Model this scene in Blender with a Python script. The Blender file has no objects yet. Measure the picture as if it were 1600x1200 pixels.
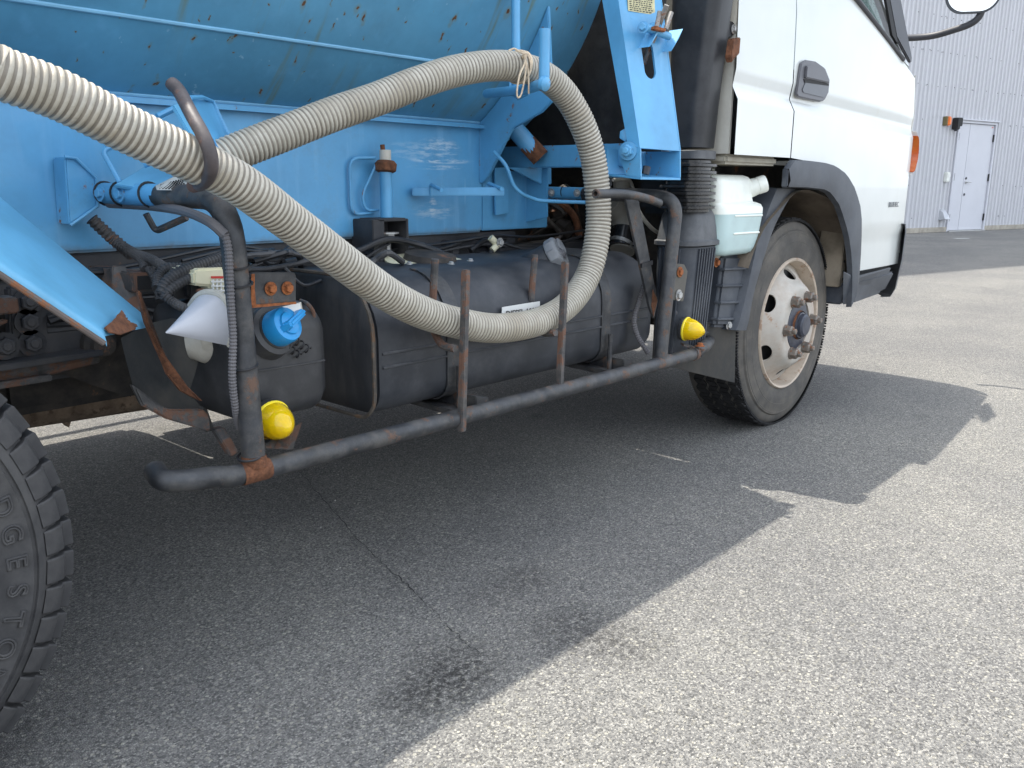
import bpy, bmesh, math, random
from mathutils import Vector, Matrix
random.seed(4)
PI = math.pi
S = bpy.context.scene
COL = S.collection

# ---------------------------------------------------------------- camera
cam_d = bpy.data.cameras.new('camera')
cam_d.sensor_width = 36.0
cam_d.lens = 36.0 * 1350.0 / 1600.0
cam_d.clip_start = 0.02
cam_d.clip_end = 2000
cam = bpy.data.objects.new('camera', cam_d)
COL.objects.link(cam)
cam.matrix_world = Matrix([[0.666518, 0.163959, -0.727235, -3.0931], [-0.745455, 0.155889, -0.64807, -1.3376], [0.007111, 0.974072, 0.226127, 0.8926], [0, 0, 0, 1]])
S.camera = cam

# ---------------------------------------------------------------- light
SUN_DIR = Vector((-0.055, 0.312, 1.0)).normalized()     # towards the sun
W = bpy.data.worlds.new("World"); S.world = W
W.use_nodes = True
wn = W.node_tree.nodes; wl = W.node_tree.links
bg = wn['Background']
sky = wn.new('ShaderNodeTexSky'); sky.sky_type = 'NISHITA'; sky.sun_disc = False
sky.sun_elevation = math.asin(SUN_DIR.z)
sky.sun_rotation = math.atan2(SUN_DIR.x, SUN_DIR.y)
sky.air_density = 1.0; sky.dust_density = 5.0; sky.ozone_density = 0.6
# thin bright cloud spread over the whole sky
wtc = wn.new('ShaderNodeTexCoord'); wmp = wn.new('ShaderNodeMapping'); wmp.inputs['Scale'].default_value = (1, 1, 2.2)
wnz = wn.new('ShaderNodeTexNoise'); wnz.inputs['Scale'].default_value = 2.6; wnz.inputs['Detail'].default_value = 6; wnz.inputs['Roughness'].default_value = .6
wmr = wn.new('ShaderNodeMapRange'); wmr.inputs[1].default_value = .40; wmr.inputs[2].default_value = .62; wmr.inputs[3].default_value = .25; wmr.inputs[4].default_value = .95
wmx = wn.new('ShaderNodeMix'); wmx.data_type = 'RGBA'; wmx.inputs[7].default_value = (8.3, 9.0, 9.9, 1)
wl.new(wtc.outputs['Generated'], wmp.inputs[0]); wl.new(wmp.outputs[0], wnz.inputs['Vector']); wl.new(wnz.outputs['Fac'], wmr.inputs[0])
wl.new(wmr.outputs[0], wmx.inputs[0]); wl.new(sky.outputs[0], wmx.inputs[6]); wl.new(wmx.outputs[2], bg.inputs[0])
bg.inputs[1].default_value = 0.15
sd = bpy.data.lights.new('sun', 'SUN'); sd.energy = 3.3; sd.angle = math.radians(0.53); sd.color = (1.0, 0.945, 0.85)
sun = bpy.data.objects.new('sun', sd); COL.objects.link(sun)
sun.rotation_euler = (-SUN_DIR).to_track_quat('-Z', 'Y').to_euler()
sun.location = (0, 0, 30)
S.view_settings.view_transform = 'Standard'; S.view_settings.look = 'None'
S.view_settings.gamma = 1.0; S.view_settings.use_curve_mapping = False
S.view_settings.exposure = 1.12

# ---------------------------------------------------------------- helpers
WL = {}
def V(*a):
    return Vector(a[0]) if len(a) == 1 else Vector(a)

def wloc(o):
    return WL[o.name] if o is not None else Vector((0, 0, 0))

def empty(name, label, cat, loc, group=None):
    o = bpy.data.objects.new(name, None); COL.objects.link(o)
    o.empty_display_size = 0.1
    o.location = loc; WL[o.name] = V(loc)
    o['label'] = label; o['category'] = cat
    if group: o['group'] = group
    return o

def finish(bm, bev, seg, smooth):
    bmesh.ops.remove_doubles(bm, verts=bm.verts, dist=1e-6)
    bmesh.ops.recalc_face_normals(bm, faces=bm.faces)
    if bev:
        es = [e for e in bm.edges if len(e.link_faces) == 2 and e.calc_face_angle(0) > math.radians(32)]
        if es:
            bmesh.ops.bevel(bm, geom=es, offset=bev, segments=seg, affect='EDGES', clamp_overlap=True)

def obj(name, bm, m, parent=None, label=None, cat=None, group=None, kind=None, bev=0.0, seg=2, smooth=32, origin=None):
    finish(bm, bev, seg, smooth)
    vs = [v.co for v in bm.verts]
    if origin is None:
        lo = Vector([min(v[i] for v in vs) for i in range(3)]); hi = Vector([max(v[i] for v in vs) for i in range(3)])
        origin = (lo + hi) / 2
        if parent is None: origin.z = lo.z
    origin = V(origin)
    bmesh.ops.translate(bm, verts=bm.verts, vec=-origin)
    me = bpy.data.meshes.new(name); bm.to_mesh(me); bm.free()
    for mm in (m if isinstance(m, (list, tuple)) else [m]):
        me.materials.append(mm)
    if smooth:
        for p in me.polygons: p.use_smooth = True
        me.set_sharp_from_angle(angle=math.radians(smooth))
    o = bpy.data.objects.new(name, me); COL.objects.link(o)
    o.parent = parent
    o.location = origin - wloc(parent); WL[o.name] = origin.copy()
    if label: o['label'] = label
    if cat: o['category'] = cat
    if group: o['group'] = group
    if kind: o['kind'] = kind
    return o

def dup(o, origin, parent, rot=None):
    c = o.copy(); COL.objects.link(c); c.parent = parent
    c.location = V(origin) - wloc(parent); WL[c.name] = V(origin)
    if rot is not None: c.rotation_euler = rot
    return c

def nb(): return bmesh.new()

def box(bm, a, b):
    x0, y0, z0 = a; x1, y1, z1 = b
    v = [bm.verts.new(p) for p in ((x0,y0,z0),(x1,y0,z0),(x1,y1,z0),(x0,y1,z0),(x0,y0,z1),(x1,y0,z1),(x1,y1,z1),(x0,y1,z1))]
    for f in ((3,2,1,0),(4,5,6,7),(0,1,5,4),(1,2,6,5),(2,3,7,6),(3,0,4,7)):
        bm.faces.new([v[i] for i in f])
    return bm

def beam(bm, a, b, w, h, up=(0, 0, 1)):
    a, b = V(a), V(b); d = (b - a).normalized(); up = V(up)
    s = d.cross(up)
    if s.length < 1e-4: s = d.cross(Vector((1, 0, 0)))
    s.normalize(); u = s.cross(d)
    q = []
    for p in (a, b):
        for i, j in ((-1,-1),(1,-1),(1,1),(-1,1)):
            q.append(bm.verts.new(p + s*(i*w/2) + u*(j*h/2)))
    for f in ((3,2,1,0),(4,5,6,7),(0,1,5,4),(1,2,6,5),(2,3,7,6),(3,0,4,7)):
        bm.faces.new([q[i] for i in f])
    return bm

def catmull(pts, n=8):
    P = [V(p) for p in pts]; out = []
    P = [P[0]*2 - P[1]] + P + [P[-1]*2 - P[-2]]
    for i in range(1, len(P)-2):
        p0, p1, p2, p3 = P[i-1], P[i], P[i+1], P[i+2]
        for k in range(n):
            t = k/n
            out.append(0.5*((2*p1) + (p2-p0)*t + (2*p0-5*p1+4*p2-p3)*t*t + (3*p1-p0-3*p2+p3)*t**3))
    out.append(P[-2]); return out

def fillet(pts, r, n=7):
    """polyline with its corners rounded to radius r"""
    P = [V(p) for p in pts]; out = [P[0]]
    for i in range(1, len(P)-1):
        a, b, c = P[i-1], P[i], P[i+1]
        u = (a-b); w = (c-b); l = min(r, u.length*0.48, w.length*0.48)
        p = b + u.normalized()*l; q = b + w.normalized()*l
        for k in range(n+1):
            t = k/n; out.append((1-t)**2*p + 2*t*(1-t)*b + t*t*q)
    out.append(P[-1]); return out

def frames(P):
    P = [V(p) for p in P]; T = []
    for i in range(len(P)):
        t = (P[min(i+1, len(P)-1)] - P[max(i-1, 0)]); T.append(t.normalized())
    a = Vector((0, 0, 1)) if abs(T[0].z) < 0.9 else Vector((1, 0, 0))
    n = (a - T[0]*a.dot(T[0])).normalized(); out = []
    for i, t in enumerate(T):
        n = (n - t*n.dot(t)).normalized(); out.append((P[i], t, n, t.cross(n)))
    return out

def tube(bm, pts, r, n=12, cap=True, bore=0.0):
    F = frames(pts); rings = []
    for i, (p, t, a, b) in enumerate(F):
        rr = r[i] if isinstance(r, (list, tuple)) else r
        rings.append([bm.verts.new(p + a*(rr*math.cos(2*PI*k/n)) + b*(rr*math.sin(2*PI*k/n))) for k in range(n)])
    for A, B in zip(rings, rings[1:]):
        for k in range(n):
            bm.faces.new((A[k], A[(k+1) % n], B[(k+1) % n], B[k]))
    if cap:
        for ring, (p, t, a, b), s in ((rings[0], F[0], 1), (rings[-1], F[-1], -1)):
            if bore:
                q1 = [bm.verts.new(p + (v.co-p)*bore) for v in ring]
                q2 = [bm.verts.new(v.co + t*(s*0.04)) for v in q1]
                for k in range(n):
                    bm.faces.new((ring[k], ring[(k+1) % n], q1[(k+1) % n], q1[k]))
                    bm.faces.new((q1[k], q1[(k+1) % n], q2[(k+1) % n], q2[k]))
                bm.faces.new(q2)
            else: bm.faces.new(ring)
    return bm

def prism(bm, pts, vec):
    vec = V(vec); A = [bm.verts.new(V(p)) for p in pts]; B = [bm.verts.new(V(p)+vec) for p in pts]
    bm.faces.new(A[::-1]); bm.faces.new(B); n = len(A)
    for k in range(n): bm.faces.new((A[k], A[(k+1) % n], B[(k+1) % n], B[k]))
    return bm

def basis(axis):
    t = V(axis).normalized(); a = Vector((0, 0, 1)) if abs(t.z) < 0.9 else Vector((1, 0, 0))
    n = (a - t*a.dot(t)).normalized(); return t, n, t.cross(n)

def lathe(bm, org, axis, prof, n=32, ph=0.0, close=True):
    """prof: (distance along axis, radius)"""
    org = V(org); t, a, b = basis(axis); rings = []
    for h, r in prof:
        c = org + t*h
        if r < 1e-6: rings.append([bm.verts.new(c)])
        else: rings.append([bm.verts.new(c + a*(r*math.cos(ph+2*PI*k/n)) + b*(r*math.sin(ph+2*PI*k/n))) for k in range(n)])
    for A, B in zip(rings, rings[1:]):
        if len(A) == 1 and len(B) == 1: continue
        for k in range(n):
            if len(A) == 1: bm.faces.new((A[0], B[(k+1) % n], B[k]))
            elif len(B) == 1: bm.faces.new((A[k], A[(k+1) % n], B[0]))
            else: bm.faces.new((A[k], A[(k+1) % n], B[(k+1) % n], B[k]))
    if close:
        if len(rings[0]) > 1: bm.faces.new(rings[0][::-1])
        if len(rings[-1]) > 1: bm.faces.new(rings[-1])
    return bm

def bolt(bm, p, axis, r, h=None, washer=True, stud=False):
    h = h or r*0.9
    if washer: lathe(bm, p, axis, [(0, r*1.55), (r*0.22, r*1.55)], 16)
    lathe(bm, V(p)+V(axis).normalized()*(r*0.22), axis, [(0, r), (h*0.85, r), (h, r*0.86)], 6)
    if stud: lathe(bm, V(p)+V(axis).normalized()*(h), axis, [(0, r*0.5), (h*0.5, r*0.5), (h*0.6, r*0.4)], 10)
    return bm

def loft(bm, rings, cap=True):
    R = [[bm.verts.new(V(p)) for p in ring] for ring in rings]; n = len(R[0])
    for A, B in zip(R, R[1:]):
        for k in range(n): bm.faces.new((A[k], A[(k+1) % n], B[(k+1) % n], B[k]))
    if cap: bm.faces.new(R[0][::-1]); bm.faces.new(R[-1])
    return bm

def rrect(w, h, r, n=5):
    """rounded rectangle outline, 2-D, centred"""
    r = min(r, w/2*0.999, h/2*0.999); out = []
    for cx, cy, a0 in ((w/2-r, h/2-r, 0), (-w/2+r, h/2-r, PI/2), (-w/2+r, -h/2+r, PI), (w/2-r, -h/2+r, 1.5*PI)):
        for k in range(n+1):
            a = a0 + k/n*PI/2; out.append((cx + r*math.cos(a), cy + r*math.sin(a)))
    return out

def sheet(bm, grid, th):
    """a grid of points (rows of equal length) as a shell of thickness th"""
    R = [[bm.verts.new(V(p)) for p in row] for row in grid]; fs = []
    for A, B in zip(R, R[1:]):
        for k in range(len(A)-1):
            fs.append(bm.faces.new((A[k], A[k+1], B[k+1], B[k])))
    if th: bmesh.ops.solidify(bm, geom=fs, thickness=th)
    return bm

def wall_text(name, txt, m, parent, org, xdir, updir, size, depth):
    cu = bpy.data.curves.new(name, 'FONT'); cu.body = txt; cu.size = size; cu.extrude = depth; cu.resolution_u = 2
    cu.align_x = 'CENTER'; cu.align_y = 'CENTER'
    t = bpy.data.objects.new(name+'_tmp', cu); COL.objects.link(t)
    me = bpy.data.meshes.new_from_object(t.evaluated_get(bpy.context.evaluated_depsgraph_get()))
    bpy.data.objects.remove(t); bpy.data.curves.remove(cu)
    bm = nb(); bm.from_mesh(me); bpy.data.meshes.remove(me)
    x = V(xdir).normalized(); u = V(updir).normalized(); z = x.cross(u)
    M = Matrix((x, u, z)).transposed().to_4x4(); M.translation = V(org)
    bmesh.ops.transform(bm, matrix=M, verts=bm.verts)
    return obj(name, bm, m, parent, smooth=0)

# ---------------------------------------------------------------- materials
class NT:
    def __init__(s, name):
        s.m = bpy.data.materials.new(name); s.m.use_nodes = True
        s.n = s.m.node_tree.nodes; s.l = s.m.node_tree.links
        s.b = s.n['Principled BSDF']; s.tc = s.n.new('ShaderNodeTexCoord')
        s.co = s.tc.outputs['Object']
    def node(s, t, **k):
        x = s.n.new(t)
        for a, b in k.items(): setattr(x, a, b)
        return x
    def link(s, a, b): s.l.new(a, b)
    def val(s, sock, v):
        if hasattr(v, 'links') or hasattr(v, 'is_linked'): s.l.new(v, sock)
        else: sock.default_value = v
    def mapping(s, scale, rot=(0, 0, 0), co=None):
        x = s.node('ShaderNodeMapping'); x.inputs['Scale'].default_value = scale; x.inputs['Rotation'].default_value = rot
        s.link(co or s.co, x.inputs[0]); return x.outputs[0]
    def noise(s, scale, detail=4, rough=.6, co=None, dist=0):
        x = s.node('ShaderNodeTexNoise'); x.inputs['Scale'].default_value = scale; x.inputs['Detail'].default_value = detail
        x.inputs['Roughness'].default_value = rough; x.inputs['Distortion'].default_value = dist
        s.link(co or s.co, x.inputs['Vector']); return x.outputs['Fac']
    def voro(s, scale, feature='F1', co=None, out='Distance', rnd=1.0):
        x = s.node('ShaderNodeTexVoronoi'); x.feature = feature; x.inputs['Scale'].default_value = scale
        x.inputs['Randomness'].default_value = rnd
        s.link(co or s.co, x.inputs['Vector']); return x.outputs[out]
    def ramp(s, fac, a, b, lo=0.0, hi=1.0):
        x = s.node('ShaderNodeMapRange'); x.interpolation_type = 'SMOOTHSTEP'
        s.link(fac, x.inputs[0]); x.inputs[1].default_value = a; x.inputs[2].default_value = b
        x.inputs[3].default_value = lo; x.inputs[4].default_value = hi; return x.outputs[0]
    def math(s, op, a, b=None, c=None):
        x = s.node('ShaderNodeMath', operation=op); s.val(x.inputs[0], a)
        if b is not None: s.val(x.inputs[1], b)
        if c is not None: s.val(x.inputs[2], c)
        return x.outputs[0]
    def mix(s, fac, a, b, blend='MIX'):
        x = s.node('ShaderNodeMix', data_type='RGBA', blend_type=blend)
        s.val(x.inputs[0], fac)
        for i, c in ((6, a), (7, b)):
            if isinstance(c, (tuple, list)): x.inputs[i].default_value = (*c[:3], 1)
            else: s.link(c, x.inputs[i])
        return x.outputs[2]
    def mixf(s, fac, a, b):
        x = s.node('ShaderNodeMix', data_type='FLOAT'); s.val(x.inputs[0], fac); s.val(x.inputs[2], a); s.val(x.inputs[3], b); return x.outputs[0]
    def bump(s, h, strength, dist=0.002, prev=None):
        x = s.node('ShaderNodeBump'); x.inputs['Strength'].default_value = strength; x.inputs['Distance'].default_value = dist
        s.link(h, x.inputs['Height'])
        if prev: s.link(prev, x.inputs['Normal'])
        return x.outputs[0]
    def sep(s, co=None):
        x = s.node('ShaderNodeSeparateXYZ'); s.link(co or s.co, x.inputs[0]); return x.outputs
    def done(s, color, rough=.5, metal=0.0, normal=None, coat=0, spec=.5):
        for k, v in (('Base Color', color), ('Roughness', rough), ('Metallic', metal), ('Coat Weight', coat), ('Specular IOR Level', spec)):
            if isinstance(v, (tuple, list)): s.b.inputs[k].default_value = (*v[:3], 1)
            else: s.val(s.b.inputs[k], v)
        if normal: s.link(normal, s.b.inputs['Normal'])
        return s.m

RUST = (0.14, 0.055, 0.025); RUST2 = (0.30, 0.13, 0.06)
def worn(name, base, rough=.5, metal=0.0, var=.25, vs=7, rust=0.0, rs=14, dust=0.0, dcol=(.30,.26,.21), ds=5, bump=.15, bs=90, coat=0, spec=.5, stretch=(1,1,1), rcol=RUST, rcol2=RUST2):
    t = NT(name); co = t.mapping(stretch)
    c = t.mix(t.ramp(t.noise(vs, 5, .65, co), .3, .7), tuple(x*(1-var) for x in base), tuple(min(1, x*(1+var)) for x in base))
    rg = rough
    n1 = t.noise(bs, 3, .6)
    if dust:
        f = t.math('MULTIPLY', t.ramp(t.noise(ds, 7, .72, co), .38, .72), dust)
        c = t.mix(f, c, dcol); rg = t.mixf(f, rg, .85)
    mt = metal
    h = n1
    if rust:
        rn = t.noise(rs, 8, .72)
        f = t.ramp(rn, .70-.35*rust, .78-.35*rust)
        rc = t.mix(t.noise(rs*4, 4, .7), rcol, rcol2)
        c = t.mix(f, c, rc); rg = t.mixf(f, rg, .88)
        if metal: mt = t.mixf(f, metal, 0.0)
        h = t.math('MULTIPLY_ADD', f, 1.2, n1)
    return t.done(c, rg, mt, t.bump(h, bump, .001) if bump else None, coat, spec)

def flat(name, c, rough=.5, metal=0.0, coat=0, **k):
    return worn(name, c, rough, metal, var=k.pop('var', .08), coat=coat, bump=k.pop('bump', .05), **k)

BLUE = (0.092, 0.325, 0.565)
def blue_paint(name, spots=0.0, scuffs=(), foot=None, grime=0.0, streak=0.5, tint=(1,1,1), scr=.4, edge=0.0):
    t = NT(name); co = t.co
    base = tuple(a*b for a, b in zip(BLUE, tint))
    c = t.mix(t.ramp(t.noise(3.5, 5, .65), .3, .72), tuple(x*.84 for x in base), tuple(min(1, x*1.16) for x in base))
    # faded chalky runs
    f = t.math('MULTIPLY', t.ramp(t.noise(9, 6, .6, t.mapping((3.2, 3.2, .28))), .52, .78), streak)
    c = t.mix(f, c, (.16, .40, .64))
    # fine scratches
    s1 = t.ramp(t.noise(40, 3, .7, t.mapping((1, 1, .05), (0, .5, 0))), .66, .72)
    s2 = t.ramp(t.noise(6, 3, .5), .5, .65)
    c = t.mix(t.math('MULTIPLY', t.math('MULTIPLY', s1, s2), scr), c, (.36, .55, .70))
    # smudged dirt
    if grime:
        g = t.math('MULTIPLY', t.ramp(t.noise(7, 8, .72), .50, .72), grime)
        c = t.mix(g, c, (.09, .14, .15))
    rg = .42; h = t.noise(70, 3, .6)
    if spots:
        X = t.sep()
        v = t.node('ShaderNodeCombineXYZ'); t.link(X[0], v.inputs[0]); t.link(t.math('MULTIPLY', X[2], .6), v.inputs[1])
        w = t.noise(26, 4, .7)
        va = t.node('ShaderNodeVectorMath', operation='ADD'); t.link(v.outputs[0], va.inputs[0])
        sc = t.node('ShaderNodeVectorMath', operation='SCALE'); 
        nz = t.node('ShaderNodeTexNoise'); nz.inputs['Scale'].default_value = 34; nz.inputs['Detail'].default_value = 5; t.link(co, nz.inputs[0])
        t.link(nz.outputs['Color'], sc.inputs[0]); sc.inputs['Scale'].default_value = .028
        t.link(sc.outputs[0], va.inputs[1])
        for scale, size, keep, run in ((11, .085, .74, .55), (24, .10, .76, .0), (52, .11, .86, 0)):
            vo = t.node('ShaderNodeTexVoronoi'); vo.voronoi_dimensions = '2D'; vo.inputs['Scale'].default_value = scale
            t.link(va.outputs[0], vo.inputs['Vector'])
            col = t.node('ShaderNodeSeparateColor'); t.link(vo.outputs['Color'], col.inputs[0])
            k = t.math('GREATER_THAN', col.outputs[0], keep)
            sz = t.math('MULTIPLY', col.outputs[1], size)
            halo = t.math('MULTIPLY', t.math('SUBTRACT', 1.0, t.ramp(t.math('DIVIDE', vo.outputs['Distance'], t.math('ADD', sz, .02)), .6, 2.3)), k)
            c = t.mix(t.math('MULTIPLY', halo, .55), c, (.16, .20, .14))
            spot = t.math('MULTIPLY', t.math('SUBTRACT', 1.0, t.ramp(t.math('DIVIDE', vo.outputs['Distance'], t.math('ADD', sz, .004)), .7, 1.1)), k)
            c = t.mix(spot, c, t.mix(t.noise(60, 3, .6), (.035, .014, .008), (.20, .085, .03)))
            rg = t.mixf(spot, rg, .9)
        # long ochre runs down the curve
        st = t.ramp(t.noise(5.5, 4, .6, t.mapping((3.2, .15, .34), (0, -.42, 0))), .56, .68)
        st = t.math('MULTIPLY', st, t.ramp(t.noise(2.2, 3, .5), .46, .62))
        c = t.mix(t.math('MULTIPLY', st, .72), c, (.15, .19, .10))
    for (px_, pz_, rx_, rz_, am_) in scuffs:
        X = t.sep(); dx = t.math('DIVIDE', t.math('SUBTRACT', X[0], px_), rx_); dz = t.math('DIVIDE', t.math('SUBTRACT', X[2], pz_), rz_)
        d2 = t.math('ADD', t.math('MULTIPLY', dx, dx), t.math('MULTIPLY', dz, dz))
        m_ = t.math('MULTIPLY', t.ramp(d2, 0, 1, 1, 0), t.ramp(t.noise(30, 6, .75, t.mapping((.35, 1, 2.2))), .44, .60))
        c = t.mix(t.math('MULTIPLY', m_, am_), c, (.50, .63, .72))
    if foot is not None:
        X = t.sep(); m_ = t.math('ADD', X[2], t.math('MULTIPLY', t.noise(9, 6, .7), -.055))
        m_ = t.math('MULTIPLY', t.ramp(m_, foot-.036, foot-.006, 1, 0), .8)
        c = t.mix(m_, c, t.mix(t.noise(50, 4, .7), (.07, .075, .055), (.17, .13, .075)))
    if edge:
        rn = t.noise(24, 8, .72)
        f = t.ramp(rn, .74-.3*edge, .79-.3*edge)
        c = t.mix(f, c, t.mix(t.noise(70, 4, .7), RUST, RUST2)); rg = t.mixf(f, rg, .9)
        h = t.math('MULTIPLY_ADD', f, 1.0, h)
    return t.done(c, rg, 0, t.bump(h, .12, .001), .12, .5)

def asphalt_mat():
    t = NT('asphalt')
    w = t.node('ShaderNodeTexNoise'); w.inputs['Scale'].default_value = 260; w.inputs['Detail'].default_value = 2; t.link(t.co, w.inputs[0])
    sc = t.node('ShaderNodeVectorMath', operation='SCALE'); t.link(w.outputs['Color'], sc.inputs[0]); sc.inputs['Scale'].default_value = .0035
    ad = t.node('ShaderNodeVectorMath', operation='ADD'); t.link(t.co, ad.inputs[0]); t.link(sc.outputs[0], ad.inputs[1]); co = ad.outputs[0]
    def stones(scale):
        v = t.node('ShaderNodeTexVoronoi'); v.inputs['Scale'].default_value = scale; v.voronoi_dimensions = '2D'; t.link(co, v.inputs['Vector'])
        s = t.node('ShaderNodeSeparateColor'); t.link(v.outputs['Color'], s.inputs[0]); return v.outputs['Distance'], s.outputs
    d1, c1 = stones(285); d2, c2 = stones(92)
    # fine aggregate: every stone its own grey
    r = t.node('ShaderNodeValToRGB'); e = r.color_ramp.elements
    e[0].position = 0; e[0].color = (.090, .089, .086, 1); e[1].position = 1; e[1].color = (.45, .437, .40, 1)
    for p, col in ((.30, (.192, .189, .181, 1)), (.62, (.250, .245, .230, 1)), (.86, (.325, .317, .292, 1))):
        x = e.new(p); x.color = col
    t.link(c1[0], r.inputs[0]); c = r.outputs[0]
    c = t.mix(t.math('MULTIPLY', t.ramp(d1, .42, .66), .6), c, (.085, .084, .084))          # binder between the stones
    k = t.math('GREATER_THAN', c2[0], .74)
    big = t.math('MULTIPLY', k, t.math('SUBTRACT', 1.0, t.ramp(d2, .26, .36)))
    r2 = t.node('ShaderNodeValToRGB'); e = r2.color_ramp.elements
    e[0].color = (.12, .118, .11, 1); e[1].color = (.50, .478, .41, 1); t.link(c2[1], r2.inputs[0])
    c = t.mix(t.math('MULTIPLY', big, .85), c, r2.outputs[0])
    # patchy wear
    c = t.mix(t.ramp(t.noise(1.1, 5, .6), .35, .7), t.mix(1.0, c, (.86, .86, .87), 'MULTIPLY'), t.mix(1.0, c, (1.1, 1.09, 1.06), 'MULTIPLY'))
    c = t.mix(t.ramp(t.noise(.32, 4, .55, t.mapping((.6, 1.6, 1), (0, 0, .3))), .40, .62), t.mix(1.0, c, (.90, .90, .91), 'MULTIPLY'), c)
    c = t.mix(t.math('MULTIPLY', t.ramp(t.noise(14, 6, .7), .58, .78), .5), c, (.085, .083, .082))
    c = t.mix(t.math('MULTIPLY', t.ramp(t.noise(62, 4, .75), .62, .76), .32), c, (.075, .073, .070))
    c = t.mix(t.math('MULTIPLY', t.ramp(t.noise(47, 4, .75), .64, .78), .22), c, (.40, .385, .34))
    # dark drips of oil soaked into the surface
    for (x, y, rad, amt) in OIL:
        vd = t.node('ShaderNodeVectorMath', operation='DISTANCE'); t.link(t.co, vd.inputs[0]); vd.inputs[1].default_value = (x, y, 0)
        f = t.math('SUBTRACT', 1.0, t.ramp(vd.outputs['Value'], rad*.15, rad))
        f = t.math('MULTIPLY', f, t.ramp(t.noise(70, 6, .8), .42, .60))
        c = t.mix(t.math('MULTIPLY', f, amt), c, (.030, .029, .028))
    hs = t.math('MULTIPLY_ADD', t.ramp(d1, .0, .6, 1.0, 0.0), .6, t.math('MULTIPLY', big, .8))
    hs = t.math('MULTIPLY_ADD', c1[1], .5, hs)
    n = t.bump(hs, .9, .004)
    return t.done(c, t.mixf(c1[2], .62, .92), 0, n, 0, .35)

OIL = [(x, y, r, a) for (x, y, _), r, a in zip([(-2.122, -0.305, 0.000), (-1.799, -0.365, 0.000), (-2.052, -0.285, 0.000), (-1.692, -0.133, -0.000), (-2.194, -0.300, 0.000), (-1.810, -0.123, 0.000), (0.484, -0.341, 0.000), (-0.569, 0.775, 0.000), (-1.776, -0.483, 0.000)], (.12, .17, .15, .11, .09, .10, .05, .05, .13), (.9, .7, .8, .7, .8, .4, .45, .75, .6))]

M_ASPH = asphalt_mat()
M_TANK = blue_paint('tank_blue_paint', spots=1, streak=.25, scr=.6, tint=(.97, .87, .79))
SC = [(x + 3.085, z - .924, rx, rz, am) for (x, y, z), rx, rz, am in zip([(-1.350, 0.500, 0.987), (-1.338, 0.500, 0.954), (-1.354, 0.500, 0.935), (-1.375, 0.500, 0.828), (-1.366, 0.500, 0.814), (-1.458, 0.500, 0.978)], (.10, .14, .13, .018, .10, .1), (.035, .010, .008, .03, .03, .03), (.8, 1.0, .8, .9, .5, .3))]
M_WALLB = blue_paint('side_blue_paint', streak=.6, scr=.35, grime=.3, scuffs=SC, foot=-.176)
M_BLUE = blue_paint('blue_paint', streak=.3, scr=.3, edge=.12)
M_BLUELIT = blue_paint('sky_lit_blue_paint', streak=.2, scr=.1, tint=(1.4, 1.2, 1.08))  # blue tinted lighter, standing for sky light on upward faces
M_BLUER = blue_paint('chipped_blue_paint', streak=.4, scr=.5, edge=.42, grime=.3)
M_RUST = worn('rust', RUST, .9, var=.5, vs=40, rust=.5, rs=60, rcol=(.22,.09,.04), rcol2=(.09,.035,.02), bump=.8, bs=160)
M_RUSTO = worn('orange_rust', (.26, .085, .028), .9, var=.45, vs=60, rust=.4, rs=80, rcol=(.16,.06,.02), rcol2=(.42,.16,.05), bump=.7, bs=150)
M_STEEL = worn('worn_black_steel', (.026, .028, .032), .48, var=.4, vs=22, rust=.42, rs=17, dust=.5, dcol=(.15,.14,.125), ds=16, rcol=(.07,.042,.03), rcol2=(.15,.09,.062), bump=.45, bs=180)
M_STEELR = worn('rusty_black_steel', (.055, .054, .055), .6, var=.4, vs=22, rust=.62, rs=22, dust=.6, dcol=(.18,.16,.14), ds=18, rcol=(.08,.043,.03), rcol2=(.19,.10,.065), bump=.5, bs=170)
M_BLACK = worn('black_tank_paint', (.022, .025, .031), .5, var=.3, vs=4, dust=.5, dcol=(.115,.115,.12), ds=5, bump=.10, bs=60, spec=.5)
M_BLACKD = worn('dusty_tank_end', (.024, .026, .030), .5, var=.3, vs=5, dust=.55, dcol=(.13,.12,.11), ds=7, stretch=(1,1,.35), bump=.1)
M_PLAST = worn('black_plastic', (.028, .029, .032), .45, var=.18, vs=9, dust=.25, dcol=(.14,.135,.13), ds=9, bump=.12, bs=240)
M_PLASTG = worn('grey_black_plastic', (.040, .047, .060), .5, var=.2, vs=7, dust=.35, dcol=(.17,.175,.18), ds=6, bump=.1, bs=200)
M_DUCT = worn('black_duct_plastic', (.014, .015, .018), .42, var=.25, vs=5, dust=.22, dcol=(.10,.10,.105), ds=5, bump=.08)
M_HOUS = worn('weathered_grey_plastic', (.065, .069, .076), .55, var=.2, vs=8, dust=.4, dcol=(.19,.19,.19), ds=8, bump=.15)
M_BELL = flat('black_bellows_rubber', (.018, .018, .019), .2, var=.2)
M_RUB = worn('tyre_rubber', (.036, .036, .038), .68, var=.2, vs=12, dust=.55, dcol=(.105,.10,.094), ds=6, bump=.22, bs=160, spec=.35)
M_RUBF = worn('dusty_front_tyre_rubber', (.075, .071, .066), .72, var=.2, vs=9, dust=.8, dcol=(.165,.145,.12), ds=5, bump=.25, bs=150, spec=.3)
M_TREAD = worn('tread_rubber', (.018, .018, .019), .8, var=.3, vs=20, dust=.2, dcol=(.07,.065,.06), bump=.3, bs=120, spec=.3)
M_RIM = worn('dull_cream_wheel_paint', (.46, .43, .38), .5, var=.1, vs=9, rust=.26, rs=16, dust=.75, dcol=(.38,.29,.22), ds=8, bump=.12, rcol=(.25,.14,.09), rcol2=(.4,.26,.17))
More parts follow.
